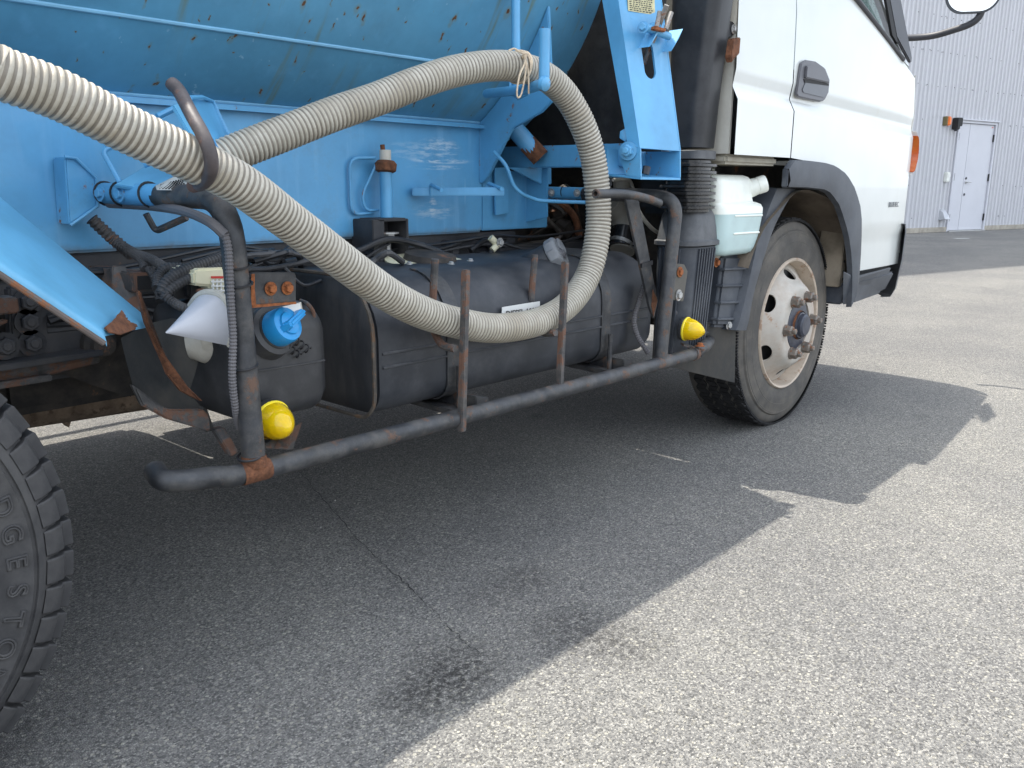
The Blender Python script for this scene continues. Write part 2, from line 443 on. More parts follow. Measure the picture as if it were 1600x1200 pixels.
M_RIMR = worn('rusty_wheel_edge', (.46, .38, .30), .6, var=.15, vs=12, rust=.45, rs=20, rcol=(.28,.17,.115), rcol2=(.40,.29,.21), bump=.2)
M_NUT = worn('rusty_nut_steel', (.20, .175, .15), .5, .35, var=.3, vs=40, rust=.52, rs=45, bump=.4)
M_HUB = worn('blue_black_hub', (.04, .045, .062), .4, var=.3, vs=25, rust=.18, rs=30, bump=.2)
M_ZINC = worn('zinc_bolt', (.42, .42, .41), .42, .6, var=.2, vs=30, rust=.25, rs=40, bump=.2)
M_FRAME = worn('chassis_black', (.030, .032, .038), .55, var=.35, vs=8, rust=.22, rs=14, dust=.4, dcol=(.12,.105,.09), ds=7, bump=.3)
M_GRIME = worn('grimy_underbody', (.026, .024, .023), .8, var=.4, vs=9, rust=.35, rs=9, dust=.6, dcol=(.09,.072,.055), ds=9, bump=.6, bs=60)
M_MUD = worn('mud_caked_steel', (.19, .14, .10), .92, var=.35, vs=14, rust=.45, rs=42, rcol=(.045,.03,.022), rcol2=(.16,.11,.075), bump=.9, bs=90)
M_FLAP = worn('dusty_rubber_flap', (.040, .043, .045), .75, var=.3, vs=6, dust=.65, dcol=(.12,.105,.085), ds=5, stretch=(1,1,.5), bump=.3)
M_RODS = worn('bare_steel_rod', (.24, .225, .21), .5, .3, var=.25, vs=40, rust=.4, rs=40)
M_SEAM = blue_paint('light_catching_weld_blue', streak=.3, scr=.2, tint=(1.9,1.25,1.05), edge=.30)  # tint lightened: light caught along the weld, put into the colour
M_CREAM = worn('cream_plastic', (.72, .68, .48), .45, var=.08, vs=20, dust=.25, dcol=(.35,.31,.22), ds=20, bump=.1)
M_CONE = worn('white_cone_plastic', (.50, .515, .56), .42, var=.04)
M_OFFW = worn('dirty_white_metal', (.52, .50, .44), .5, var=.12, vs=14, dust=.4, dcol=(.30,.26,.2), ds=16)
M_LABEL = flat('label_paper', (.72, .72, .69), .55, var=.06)
M_INK = flat('black_ink', (.03, .03, .03), .6)
M_GOLD = worn('plate_gold', (.50, .46, .26), .45, .2, var=.15, vs=60, bump=.1)
M_CAP = flat('blue_cap_plastic', (.020, .275, .62), .33, var=.06)
M_GCAP = worn('grey_cap_plastic', (.19, .20, .215), .45, var=.12, vs=20, dust=.3, dcol=(.3,.3,.29), ds=14)
M_CORR = flat('grey_conduit', (.105, .10, .105), .6, var=.15)
M_CORRB = worn('black_conduit', (.045, .046, .05), .6, var=.25, vs=20, dust=.4, dcol=(.13,.12,.11), ds=14)
M_CABLE = flat('black_cable', (.018, .018, .020), .45)
M_ROPE = worn('cotton_cord', (.62, .50, .36), .9, var=.25, vs=80, bump=.5, bs=300)
M_GASK = flat('dark_gap', (.012, .012, .013), .7)
M_DGREY = flat('dark_grey_trim', (.045, .046, .054), .5, var=.1)
M_HANDLE = flat('grey_handle_plastic', (.10, .10, .112), .45, var=.06)
M_PERF = flat('perforated_plate', (.36, .38, .37), .5)
M_LINER = worn('muddy_wheel_liner', (.13, .105, .08), .9, var=.4, vs=8, dust=.7, dcol=(.16,.125,.09), ds=6, bump=.5)
M_SEAT = flat('seat_cloth', (.11, .12, .13), .9)
M_MIRR = flat('mirror_glass', (.85, .87, .88), .03, 1.0, var=.0)

def white_paint():
    t = NT('white_cab_paint')
    c = t.mix(t.ramp(t.noise(2.2, 4, .6), .3, .7), (.585, .605, .58), (.645, .66, .635))
    g = t.math('MULTIPLY', t.ramp(t.noise(9, 8, .75, t.mapping((1, 1, .5))), .54, .78), .30)
    c = t.mix(g, c, (.52, .50, .42))
    s = t.math('MULTIPLY', t.ramp(t.noise(60, 4, .7, t.mapping((.25, 1, 1))), .72, .78), .25)
    c = t.mix(s, c, (.35, .33, .28))
    return t.done(c, .30, 0, t.bump(t.noise(5, 2, .5), .05, .004), .35, .5)
M_WHITE = white_paint()

def lens(name, col, col2):
    t = NT(name)
    c = t.mix(t.ramp(t.noise(14, 3, .5), .35, .7), col, col2)
    t.b.inputs['Transmission Weight'].default_value = .55; t.b.inputs['IOR'].default_value = 1.3
    return t.done(c, .06, 0, None, .5)
M_YLENS = lens('yellow_lens', (1.0, .78, .012), (1.0, .72, .008))
M_YCORE = flat('yellow_reflector', (1.0, .78, .04), .30, var=.05)
M_YBULB = flat('pale_bulb', (1.0, .9, .45), .2, var=.03)
M_OLENS = lens('orange_lens', (.85, .20, .02), (.75, .12, .01))
M_CLENS = lens('clear_lens', (.85, .85, .85), (.8, .8, .8))

def jug_mat(name, col, tr):
    t = NT(name)
    t.b.inputs['Subsurface Weight'].default_value = .35; t.b.inputs['Subsurface Radius'].default_value = (.03, .03, .028)
    t.b.inputs['Transmission Weight'].default_value = tr
    c = t.mix(t.ramp(t.noise(10, 4, .6), .4, .75), col, tuple(x*.88 for x in col))
    return t.done(c, .34, 0, None, .1)
M_JUG = jug_mat('translucent_white_plastic', (.80, .82, .75), .0)
M_JUGL = jug_mat('liquid_filled_plastic', (.46, .59, .58), .0)

def glass_mat():
    m = bpy.data.materials.new('window_glass'); m.use_nodes = True; n = m.node_tree.nodes; l = m.node_tree.links
    n.remove(n['Principled BSDF']); out = n['Material Output']
    tr = n.new('ShaderNodeBsdfTransparent'); tr.inputs[0].default_value = (.62, .74, .70, 1)
    gl = n.new('ShaderNodeBsdfGlossy'); gl.inputs['Roughness'].default_value = .02
    fr = n.new('ShaderNodeFresnel'); fr.inputs[0].default_value = 1.5
    mx = n.new('ShaderNodeMixShader'); l.new(fr.outputs[0], mx.inputs[0]); l.new(tr.outputs[0], mx.inputs[1]); l.new(gl.outputs[0], mx.inputs[2])
    l.new(mx.outputs[0], out.inputs[0]); return m
M_GLASS = glass_mat()

def hose_mats():
    t = NT('hose_rib_cream')
    c = t.mix(t.ramp(t.noise(22, 6, .7), .35, .75), (.36, .335, .275), (.50, .47, .40))
    g = t.math('MULTIPLY', t.ramp(t.noise(5, 6, .7), .46, .68), .5); c = t.mix(g, c, (.30, .245, .17))
    c = t.mix(t.math('MULTIPLY', t.ramp(t.noise(160, 3, .6), .60, .72), .35), c, (.22, .19, .14))
    a = t.done(c, .42, 0, t.bump(t.noise(120, 3, .6), .15, .0006))
    t = NT('hose_groove_grey')
    c = t.mix(t.ramp(t.noise(18, 5, .7), .35, .75), (.165, .145, .115), (.25, .22, .18))
    b = t.done(c, .5, 0, None)
    return a, b
M_RIB, M_GROOVE = hose_mats()

M_WALL = worn('painted_cladding', (.47, .47, .49), .5, var=.05, vs=3, dust=.25, dcol=(.42,.42,.42), ds=2, stretch=(3,3,.2), bump=0)
M_DOORG = worn('grey_door_paint', (.50, .505, .54), .45, var=.03, vs=2, bump=0)
M_CONC = worn('concrete_plinth', (.34, .31, .26), .9, var=.2, vs=8, dust=.4, dcol=(.2,.18,.15), ds=6, bump=.3)
M_PAINTW = worn('faded_white_line', (.55, .55, .53), .8, var=.3, vs=30, bump=.2)

# ================================================================ ground
bm = nb(); G = 600
v = [bm.verts.new(p) for p in ((-G,-G,0),(G,-G,0),(G,G,0),(-G,G,0))]; bm.faces.new(v)
obj('asphalt_yard', bm, M_ASPH, kind='structure', smooth=0, origin=(0,0,0))
# hairline cracks across the asphalt
def crack(pts, w):
    P = catmull(pts, 14); bm = nb(); L = []; 
    for i, p in enumerate(P):
        d = (P[min(i+1,len(P)-1)] - P[max(0,i-1)]); s = Vector((-d.y, d.x, 0)).normalized()
        j = random.uniform(-.004, .004); ww = w*random.uniform(.25, 1.2)
        L.append((bm.verts.new(p + s*(j-ww) + Vector((0,0,.004))), bm.verts.new(p + s*(j+ww) + Vector((0,0,.004)))))
    for a, b in zip(L, L[1:]): bm.faces.new((a[0], a[1], b[1], b[0]))
    return obj('asphalt_crack', bm, M_GASK, kind='structure', smooth=0)
crack([(-1.603, 0.885, 0.000), (-1.738, 0.533, -0.000), (-1.836, 0.259, 0.000), (-1.905, 0.026, 0.000), (-1.972, -0.177, 0.000), (-2.002, -0.279, 0.000)], .0013)
# loose chippings on the asphalt
bm = nb()
for k in range(420):
    u = random.random()
    x = -2.9 + 4.2*u + random.uniform(-.4,.4); y = random.uniform(-.95, 1.4)
    r = random.uniform(.0012, .0032)
    ax = Vector((random.uniform(-1,1), random.uniform(-1,1), 1.4)).normalized()
    lathe(bm, (x, y, -.0006), ax, [(0, r*.8), (r*.55, r), (r*1.05, r*.5)], 5, ph=random.random()*6)
obj('loose_chippings', bm, worn('pale_chipping', (.30,.285,.26), .85, var=.5, vs=300), kind='stuff', smooth=0)
bm = nb(); P0 = (13.610, 3.114, 0.004); P1 = (13.864, 2.962, 0.004)
beam(bm, P0, P1, .09, .003); obj('painted_mark', bm, M_PAINTW, kind='structure', smooth=0)

# ================================================================ warehouse behind
WB = (16.689, 3.732); WD = (0.9637, -0.2672)
WX = Vector((WD[0], WD[1], 0)); WNRM = Vector((WD[1], -WD[0], 0))     # along the wall; out of the wall
def wp(s, z, out=0.0): return Vector((WB[0], WB[1], 0)) + WX*s + WNRM*out + Vector((0, 0, z))
WH = 15.5
bld = empty('warehouse', 'tall grey corrugated metal warehouse with a pale double door, behind the white cab', 'warehouse', wp(0,0,-12))
def wbox(bm, s0, s1, z0, z1, o0, o1):
    q = [bm.verts.new(wp(s, z, o)) for s, o, z in ((s0,o0,z0),(s1,o0,z0),(s1,o1,z0),(s0,o1,z0),(s0,o0,z1),(s1,o0,z1),(s1,o1,z1),(s0,o1,z1))]
    for f in ((3,2,1,0),(4,5,6,7),(0,1,5,4),(1,2,6,5),(2,3,7,6),(3,0,4,7)): bm.faces.new([q[i] for i in f])
    return bm
bm = nb(); wbox(bm, -34, 30, 0, WH, -24, -.06); obj('wall', bm, M_WALL, bld, smooth=0)
bm = nb(); wbox(bm, -34.3, 30.3, WH+.002, WH+.35, -24.3, .35); obj('roof', bm, M_DGREY, bld, smooth=0)
DS0, DS1, DZ = -.752, .525, 2.12
PITCH = .128; PW = PITCH*7
prof = ((0, 0), (.030, 0), (.045, .026), (.083, .026), (.098, 0))
def clad(s0, z0, z1, lo=-99, hi=99):
    bm = nb(); pts = []
    for k in range(7):
        for a, o in prof: pts.append((s0 + k*PITCH + a, o))
    pts.append((s0 + PW, 0))
    pts = [p for p in pts if lo <= p[0] <= hi]
    A = [bm.verts.new(wp(s, z0, o)) for s, o in pts]; B = [bm.verts.new(wp(s, z1, o)) for s, o in pts]
    fs = [bm.faces.new((A[i], A[i+1], B[i+1], B[i])) for i in range(len(pts)-1)]
    bmesh.ops.solidify(bm, geom=fs, thickness=.003)
    return bm
S0 = DS0 - .03 - PW*16
full = None
scr = nb()
k = 0; s = S0
while s < 22:
    over_door = s < DS1+.03 and s + PW > DS0-.03
    z0 = .09 if not over_door else DZ + .075
    if over_door:
        obj('cladding_sheet', clad(s, z0, WH), M_WALL, bld, smooth=0)
        if s < DS0-.12: obj('cladding_sheet', clad(s, .09, z0-.004, hi=DS0-.052), M_WALL, bld, smooth=0)
        if s + PW > DS1+.12: obj('cladding_sheet', clad(s, .09, z0-.004, lo=DS1+.052), M_WALL, bld, smooth=0)
    elif full is None:
        full = obj('cladding_sheet', clad(s, z0, WH), M_WALL, bld, smooth=0); fs0 = s; fo = WL[full.name].copy()
    else:
        dup(full, fo + WX*(s - fs0), bld)
    if -6 < s < 7:
        for zz in [.30 + .612*i for i in range(9)]:
            if over_door and zz < DZ + .1: continue
            for j in range(7):
                if random.random() < .5:
                    lathe(scr, wp(s + j*PITCH + (.015 if j % 2 else .064), zz + random.uniform(-.012,.012), .0 if j % 2 else .026), WNRM, [(0, .009), (.005, .008), (.009, .004)], 6)
    s += PW
# sheet ends either side of the door
for a, b in ((DS1+.03, s),):
    pass
obj('fixing_screw', scr, M_GASK, bld, kind='stuff', smooth=0)
bm = nb(); wbox(bm, -34, DS0-.05, 0.002, .10, -.05, .045); obj('plinth', bm, M_CONC, bld, bev=.006)
bm = nb(); wbox(bm, DS1+.05, 30, 0.002, .10, -.05, .045); obj('plinth', bm, M_CONC, bld, bev=.006)
# door pair
bm = nb()
wbox(bm, DS0-.05, DS0, .003, DZ+.05, -.05, .05); wbox(bm, DS1, DS1+.05, .003, DZ+.05, -.05, .05); wbox(bm, DS0, DS1, DZ, DZ+.05, -.05, .05)
obj('door_frame', bm, M_DOORG, bld, bev=.003)
bm = nb(); wbox(bm, DS0-.10, DS1+.12, DZ+.052, DZ+.075, -.01, .085); obj('door_hood', bm, M_DOORG, bld, bev=.003)
bm = nb(); wbox(bm, DS0-.02, DS1+.02, .003, .025, -.05, .09); obj('door_sill', bm, M_ZINC, bld)
SP = DS0 + .40
d1 = obj('door', wbox(nb(), DS0+.006, SP-.004, .03, DZ-.006, -.03, .018), M_DOORG, bld, label='narrow left leaf of the grey double door', bev=.003)
d2 = obj('door', wbox(nb(), SP+.004, DS1-.006, .03, DZ-.006, -.03, .018), M_DOORG, bld, label='wide right leaf of the grey double door with the lever handle', bev=.003)
for d, ss in ((d1, DS0+.012), (d2, DS1-.012)):
    h0 = None
    for z in (.28, 1.08, 1.86):
        if h0 is None:
            bm = nb(); lathe(bm, wp(ss, z-.07, .03), (0,0,1), [(0,.016),(.14,.016)], 10); h0 = obj('hinge', bm, M_GASK, d); zz0 = z
        else: dup(h0, WL[h0.name] + Vector((0,0,z-zz0)), d)
bm = nb(); lathe(bm, wp(SP+.07, .98, .018), WNRM, [(0,.026),(.012,.026),(.014,.012),(.05,.012)], 14)
tube(bm, [wp(SP+.07, .98, .06), wp(SP+.20, .985, .06)], .010, 8); obj('handle', bm, M_ZINC, d2)
for z in (1.06, .74):
    bm = nb(); lathe(bm, wp(SP+.07, z, .018), WNRM, [(0,.026),(.012,.024),(.014,.008),(.02,.0)], 14); obj('lock', bm, M_DGREY, d2)
bm = nb(); wbox(bm, DS1-.10, DS1-.04, DZ-.06, DZ-.035, .018, .021); obj('door_sticker', bm, flat('red_sticker', (.5,.2,.18)), d2, smooth=0)

# fittings on the wall left of the door
def top(name, label, cat, group=None): 
    def mk(loc): return empty(name, label, cat, loc, group)
    return mk
a = (-1.204, 2.123)
t = empty('alarm_lamp', 'orange beacon lamp high on the corrugated wall left of the door', 'lamp', wp(a[0], a[1]-.12, .03))
bm = nb(); wbox(bm, a[0]-.085, a[0]-.045, a[1]-.08, a[1]+.09, .0, .09); obj('lamp_base', bm, flat('olive_base', (.16,.13,.06)), t, bev=.008)
bm = nb(); wbox(bm, a[0]-.045, a[0]+.05, a[1]-.08, a[1]+.09, .02, .11); obj('lamp_cover', bm, flat('orange_lamp_plastic', (.75,.16,.015), .3), t, bev=.02, seg=3)
a = (-0.960, 2.097)
t = empty('security_camera', 'black camera with a square sensor box beside the top of the grey door', 'camera', wp(a[0], a[1]-.15, .03))
bm = nb(); wbox(bm, a[0]-.06, a[0]+.045, a[1]-.12, a[1]+.10, .03, .15); obj('camera_body', bm, M_GASK, t, bev=.012)
bm = nb(); lathe(bm, wp(a[0]-.01, a[1]-.15, .09), (0,0,1), [(0,.02),(.03,.045)], 14); obj('camera_lens', bm, M_DGREY, t)
bm = nb(); wbox(bm, a[0]+.09, a[0]+.20, a[1]-.05, a[1]+.11, .03, .10); obj('sensor_box', bm, M_GASK, t, bev=.01)
bm = nb(); wbox(bm, a[0]+.045, a[0]+.09, a[1]+.05, a[1]+.075, .05, .08); obj('mounting_arm', bm, M_GASK, t)
a = (-0.997, 1.072)
t = empty('switch_box', 'small white switch box on the corrugated wall left of the door', 'switch', wp(a[0], a[1]-.11, .0))
bm = nb(); wbox(bm, a[0]-.055, a[0]+.055, a[1]-.09, a[1]+.10, .0, .08); obj('box_body', bm, flat('white_box_plastic', (.68,.69,.64)), t, bev=.012)
bm = nb(); wbox(bm, a[0]-.0, a[0]+.05, a[1]+.0, a[1]+.06, .08, .086); obj('box_cover', bm, M_LABEL, t, bev=.002)
a = (-1.000, 0.337)
bm = nb(); P = [wp(a[0]-.10, a[1]+.12, .01), wp(a[0]+.09, a[1]+.12, .01), wp(a[0]+.09, a[1]-.10, .01), wp(a[0]-.10, a[1]-.10, .01)]
Q = [wp(a[0]-.06, a[1]+.06, .09), wp(a[0]+.07, a[1]+.06, .09), wp(a[0]+.09, a[1]-.08, .17), wp(a[0]-.10, a[1]-.08, .17)]
loft(bm, [P, Q]); o = obj('vent_hood', bm, worn('vent_metal', (.40,.41,.43), .4, .3, var=.15), None, label='small grey vent hood low on the corrugated wall left of the door', cat='vent', bev=.006)

# ================================================================ truck
TR = empty('tank_truck', 'white cab tank truck with a pale blue rusty tank and black side guard', 'truck', (-1.6, .95, 0))
def part(name, bm, m, p=None, **k): return obj(name, bm, m, p or TR, **k)
YC, ZC, RT = .93, 1.70, .765
# --- tank
bm = nb(); prof = []
n = 14
prof += [(-5.35 - .24*math.sin(PI/2*k/n), RT*math.cos(PI/2*k/n)) for k in range(n, 0, -1)]
prof += [(x, RT) for x in (-5.35, -4.2, -3.2, -2.2, -1.2, -.985)]
prof += [(-.985 + .17*math.sin(PI/2*k/n), RT*math.cos(PI/2*k/n)) for k in range(1, n+1)]
lathe(bm, (0, YC, ZC), (1,0,0), prof, 96, close=False)
tank = part('tank', bm, M_TANK, smooth=50)
def seam(y, r, x0, x1, sag=0):
    z = ZC - math.sqrt(RT*RT - (y-YC)**2); bm = nb()
    tube(bm, [(x0 + (x1-x0)*k/40, y + random.uniform(-.0008,.0008), z) for k in range(41)], r, 8)
    return bm
obj('weld_seam', seam(.357, .0045, -5.3, -1.0), M_SEAM, tank)
obj('weld_seam', seam(.502, .0045, -5.2, -1.18), M_SEAM, tank)
# top rail and manhole of the tank (seen only from elsewhere)
# dark drum between tank and cab
rows = []
for k in range(25):
    y = .135 + 1.6*k/24
    rows.append([(-.765 - .02*math.sin(PI*k/24) - .008*math.sin(k*1.9) + dx*.5, y, z) for dx, z in ((0,.955),(-.02,1.1),(-.03,1.25),(-.02,1.45),(.0,1.62),(.03,1.75))])
part("rubber_curtain", sheet(nb(), rows, .006), worn('scuffed_black_rubber', (.016,.016,.017), .6, var=.4, vs=9, dust=.4, dcol=(.075,.073,.07), ds=10, bump=.3), label='black rubber sheet between the tank and the cab', smooth=60)
pr = [(0, .0), (0, .50)]
for k in range(6): pr += [(.03+.05*k, .545), (.055+.05*k, .545), (.06+.05*k, .53), (.075+.05*k, .53)]
pr += [(.34, .50), (.34, 0)]
# --- wall under the tank
bm = nb(); box(bm, (-5.0, .50, .748), (-1.17, 1.36, 1.10)); wall = part('side_wall', bm, M_WALLB, bev=.006)
bm = nb(); box(bm, (-5.0, .478, 1.048), (-1.185, .4985, 1.058)); obj('wall_flange', bm, M_BLUER, wall)
bm = nb(); tube(bm, [(-1.182, .497, 1.05), (-1.182, .497, .905), (-1.165, .494, .900)], .004, 8); obj('weld_bead', bm, M_BLUER, wall)
bm = nb(); box(bm, (-1.168, .505, .752), (-.855, .525, .93)); part('side_wall', bm, M_WALLB, bev=.003, label='lower forward end of the blue wall under the tank front')
# saddle plate under the tank front
bm = nb()
arc = []
for k in range(15):
    yy = .50 - .255*k/14; arc.append((-1.185, yy, ZC - math.sqrt((RT+.001)**2 - (yy-YC)**2)))
low = [(-1.185, .226, 1.112), (-1.185, .262, 1.085), (-1.185, .37, 1.045), (-1.185, .40, 1.005), (-1.185, .462, .915), (-1.185, .485, .895), (-1.185, .50, .893)]
prism(bm, arc + low, (.012, 0, 0)); part('saddle_plate', bm, M_BLUER, bev=.002)
bm = nb(); tube(bm, [(-1.120, 0.438, 1.066), (-1.060, 0.374, 0.972)], .027, 18, bore=.85); o = part('drain_pipe', bm, M_BLUE)
bm = nb(); tube(bm, [(-1.082, 0.401, 1.009), (-1.056, 0.370, 0.967)], .0285, 18, bore=.8); obj('pipe_collar', bm, M_RUST, o)
# --- subframe + chassis
for y in (.515, 1.30):
    bm = nb(); box(bm, (-5.1, y, .705), (-1.0, y+.05, .746)); part('subframe_rail', bm, M_FRAME, bev=.004)
    bm = nb(); prism(bm, [(-5.2, y+.01, .70), (-.2, y+.01, .70), (.9, y+.01, .66), (.9, y+.01, .52), (-.6, y+.01, .49), (-5.2, y+.01, .49)], (0, .06, 0))
    rail = part('chassis_rail', bm, M_FRAME, bev=.006)
    if y < 1:
        b0 = None
        for (x, z) in ((-1.30,.655),(-1.24,.655),(-1.41,.645),(-1.75,.665),(-1.95,.66),(-1.05,.66),(-.92,.655),(-.80,.66),(-2.1,.64),(-2.25,.66),(-2.0,.60),(-1.6,.61)):
            if b0 is None:
                b0 = obj('bolt', bolt(nb(), (x, y+.01, z), (0,-1,0), .011, stud=True), M_ZINC, rail); x0, z0 = x, z; base = WL[b0.name].copy()
            else: dup(b0, base + Vector((x-x0, 0, z-z0)), rail)
for x in (-4.6, -3.6, -2.45, -1.5, -.4, .6):
    bm = nb(); box(bm, (x-.04, .58, .52), (x+.04, 1.31, .66)); part('cross_member', bm, M_GRIME, bev=.006)
# stiffeners on the rail
for u in ((735, 380), (783, 385)):
    pass
part('rail_bracket', box(nb(), (-1.33, .47, .60), (-1.30, .52, .73)), M_FRAME, bev=.003); part('rail_bracket', box(nb(), (-1.13, .47, .60), (-1.10, .52, .715)), M_FRAME, bev=.003)
# mounting bolt socket and rod on the wall
bm = nb(); xl, xr = -1.66, -1.545
prism(bm, [(xl, .42, .80), (-1.62, .42, .80), (-1.62, .42, .62), (xl, .42, .66)], (0, .09, 0))
box(bm, (-1.62, .495, .60), (xr, .51, .80)); box(bm, (xr, .42, .62), (xr+.008, .51, .80)); box(bm, (-1.64, .42, .794), (xr, .50, .802))
part('body_mount', bm, M_FRAME, bev=.002)
bm = nb(); tube(bm, [(-1.583, .455, .735), (-1.583, .455, .62)], .009, 8); bolt(bm, (-1.583,.455,.765), (0,0,-1), .020, .02); bolt(bm, (-1.583,.435,.68), (0,0,-1), .016, .014, stud=True); part('mount_bolt', bm, M_ZINC)
rod = part('lock_rod', tube(nb(), [(-1.583, .455, .803), (-1.583, .455, .925)], .0165, 18), M_BLUE)
obj('rod_top', tube(nb(), [(-1.583, .455, .945), (-1.583, .455, .975)], .015, 16), M_OFFW, rod)
obj('rusty_ring', lathe(nb(), (-1.583, .455, .918), (.1,.05,1), [(0,.020),(.004,.027),(.022,.029),(.03,.022)], 20), M_RUST, rod)
obj('top_pin', tube(nb(), [(-1.59, .455, .972), (-1.592, .455, .988)], .006, 8), M_RUST, rod)
bm = nb(); tube(bm, fillet([(-1.60,.475,.955), (-1.672,.49,.953), (-1.672,.49,.81), (-1.60,.49,.815)], .03), .0045, 8)
tube(bm, fillet([(-1.60,.47,.94), (-1.64,.485,.86), (-1.63,.485,.82), (-1.59,.48,.822)], .02), .0035, 8)
obj('latch_loop', bm, M_BLUER, rod)
# flat bracket and hooked rods on the wall
br = part('hanger_bar', beam(nb(), (-1.459, 0.490, 0.868), (-1.293, 0.300, 0.871), .035, .022, (0,0,1)), M_BLUE, bev=.002)
bm = nb(); tube(bm, fillet([(-1.436, 0.440, 0.858), (-1.438, 0.440, 0.889), (-1.464, 0.370, 0.874)], .012), .0055, 8); obj('hook', bm, M_BLUE, br)
bm = nb(); tube(bm, fillet([(-1.299, 0.360, 0.869), (-1.294, 0.360, 0.893), (-1.325, 0.280, 0.878)], .012), .0055, 8); obj('hook', bm, M_BLUE, br)
bm = nb(); prism(bm, [(-1.128, 0.495, 0.938), (-1.068, 0.495, 0.940), (-1.066, 0.495, 0.803), (-1.122, 0.495, 0.798)], (0,-.006,0)); obj('bracket_plate', bm, M_BLUE, br)
# lateral support pipe with bolts
bm = nb(); tube(bm, [(-0.930, 0.659, 0.867), (-0.930, 0.290, 0.864)], .0185, 18); sp = part('support_pipe', bm, M_BLUE)
for u in (836, 882):
    pass
for uu in [(-0.956, 0.410, 0.867), (-0.949, 0.310, 0.869)]:
    obj('bolt', bolt(nb(), (-.9535, uu[1], .866), (-1,0,0), .008, stud=True), M_ZINC, sp)
for a in [(-0.930, 0.497, 0.870), (-0.930, 0.377, 0.870)]:
    obj('cable_tie', lathe(nb(), (a[0], a[1]-.003, a[2]-.002), (0,1,0), [(0,.0205),(.004,.0205)], 16, close=False), M_CABLE, sp)
bm = nb(); prism(bm, [(-.955, .56, .95), (-.955, .42, .95), (-.955, .42, .79), (-.955, .56, .76)], (-.008,0,0))
prism(bm, [(-1.162, 0.440, 0.938), (-0.918, 0.440, 0.942), (-0.916, 0.440, 0.891), (-0.970, 0.440, 0.891), (-1.105, 0.440, 0.935)], (0,.008,0))
part('pipe_bracket', bm, M_BLUE, bev=.002)
bm = nb(); tube(bm, catmull([(-1.249, 0.380, 0.978), (-1.244, 0.340, 0.942), (-1.223, 0.330, 0.890), (-1.198, 0.320, 0.865), (-1.150, 0.320, 0.851), (-1.122, 0.300, 0.844), (-1.055, 0.200, 0.841)], 6), .0055, 10); part('blue_hose', bm, M_BLUE)
# --- crossbeam and slotted leg
bm = nb(); box(bm, (-1.04, .06, .94), (-.985, 1.8, 1.003)); part('cross_beam', bm, M_BLUER, bev=.003)
# leg: sloping channel, open at the foot
FL, FR = V((-1.090, -0.003, 0.987)), V((-0.915, -0.023, 0.984)); TL, TR2 = V((-1.090, 0.083, 1.364)), V((-0.915, 0.061, 1.387))
ex = 1.14
TL2 = FL + (TL-FL)*ex; TRR = FR + (TR2-FR)*ex
dy = Vector((0, .055, .006)); 
lg = None
# front plate with an oval slot: build ring of quads around the slot
def leg_pt(u, v): # u 0..1 across, v 0..1 along (foot -> top)
    a = FL.lerp(TL2, v); b = FR.lerp(TRR, v); return a.lerp(b, u)
bm = nb(); cu, cv, hw, hv = .50, .0, .12, .0
slot = []; v0, v1 = .47, .59       # slot centre line
ns = 28
for k in range(ns):
    a = 2*PI*k/ns
    cx = .50 + .135*math.cos(a); vv = (v1 if math.sin(a) >= 0 else v0) + .052*math.sin(a)
    slot.append((cx, vv))
outer = []
for (cx, vv) in slot:
    du, dv = cx-.5, vv-.53
    s = min((.5/abs(du)) if abs(du) > 1e-6 else 99, (.17/abs(dv)) if abs(dv) > 1e-6 else 99)
    outer.append((.5+du*s, .53+dv*s))
bd = [(0,0),(1,0),(1,1),(0,1)]
def loop(P):
    vs = [bm.verts.new(leg_pt(*p)) for p in P]
    return [bm.edges.new((vs[k], vs[(k+1) % len(vs)])) for k in range(len(vs))]
bmesh.ops.triangle_fill(bm, edges=loop(bd)+loop(slot), use_beauty=True)
bmesh.ops.remove_doubles(bm, verts=bm.verts, dist=1e-5)
bmesh.ops.recalc_face_normals(bm, faces=bm.faces)
bmesh.ops.solidify(bm, geom=bm.faces[:], thickness=.006)
leg = part('tank_leg', bm, M_BLUE, smooth=20)
bm = nb()
# side flanges
prism(bm, [FL, TL2, TL2+dy, FL+dy*.72], (.006, 0, 0)); prism(bm, [FR, TRR, TRR+dy, FR+dy*.72], (-.006, 0, 0))
obj('leg_flange', bm, M_BLUE, leg, bev=.001)
# foot box
GL, GR = V((-1.090, -0.009, 0.911)), V((-0.915, -0.027, 0.911))
bm = nb(); d2 = Vector((0,.14,0)); dn = (GL-FL)
prism(bm, [FL+d2*.38+Vector((0,0,.012)), FL, GL, GL+d2*.35+Vector((0,0,.005)), FL+d2*.45-Vector((0,0,.028))], (.006,0,0))
obj('gusset', bm, M_BLUER, leg, bev=.001)
bm = nb(); prism(bm, [FR, GR, GR+d2*.9, FR+d2*.9], (-.006,0,0)); obj('gusset', bm, M_BLUER, leg, bev=.001)
bm = nb(); prism(bm, [GL, GR, GR+d2*.95+Vector((0,0,.012)), GL+d2*.95+Vector((0,0,.012))], (0,0,-.006)); obj('foot_plate', bm, M_BLUE, leg, bev=.001)
bm = nb(); prism(bm, [FL+d2*.8+Vector((.006,0,.0)), FR+d2*.8-Vector((.006,0,.0)), GR+d2*.8-Vector((.006,0,0)), GL+d2*.8+Vector((.006,0,0))], (0,.005,0)); obj('back_plate', bm, M_BLUE, leg, bev=.001)
b = [(-1.092, 0.030, 0.980), (-1.071, 0.055, 1.021)]
obj('bolt', bolt(nb(), (b[0][0]-.004, b[0][1], b[0][2]), (-1,-.25,0), .016, .016, stud=True), M_BLUER, leg)
obj('bolt', lathe(nb(), (b[1][0], b[1][1], b[1][2]), (-1,-.4,.2), [(0,.018),(.012,.018),(.015,.012)], 6), M_BLUE, leg)
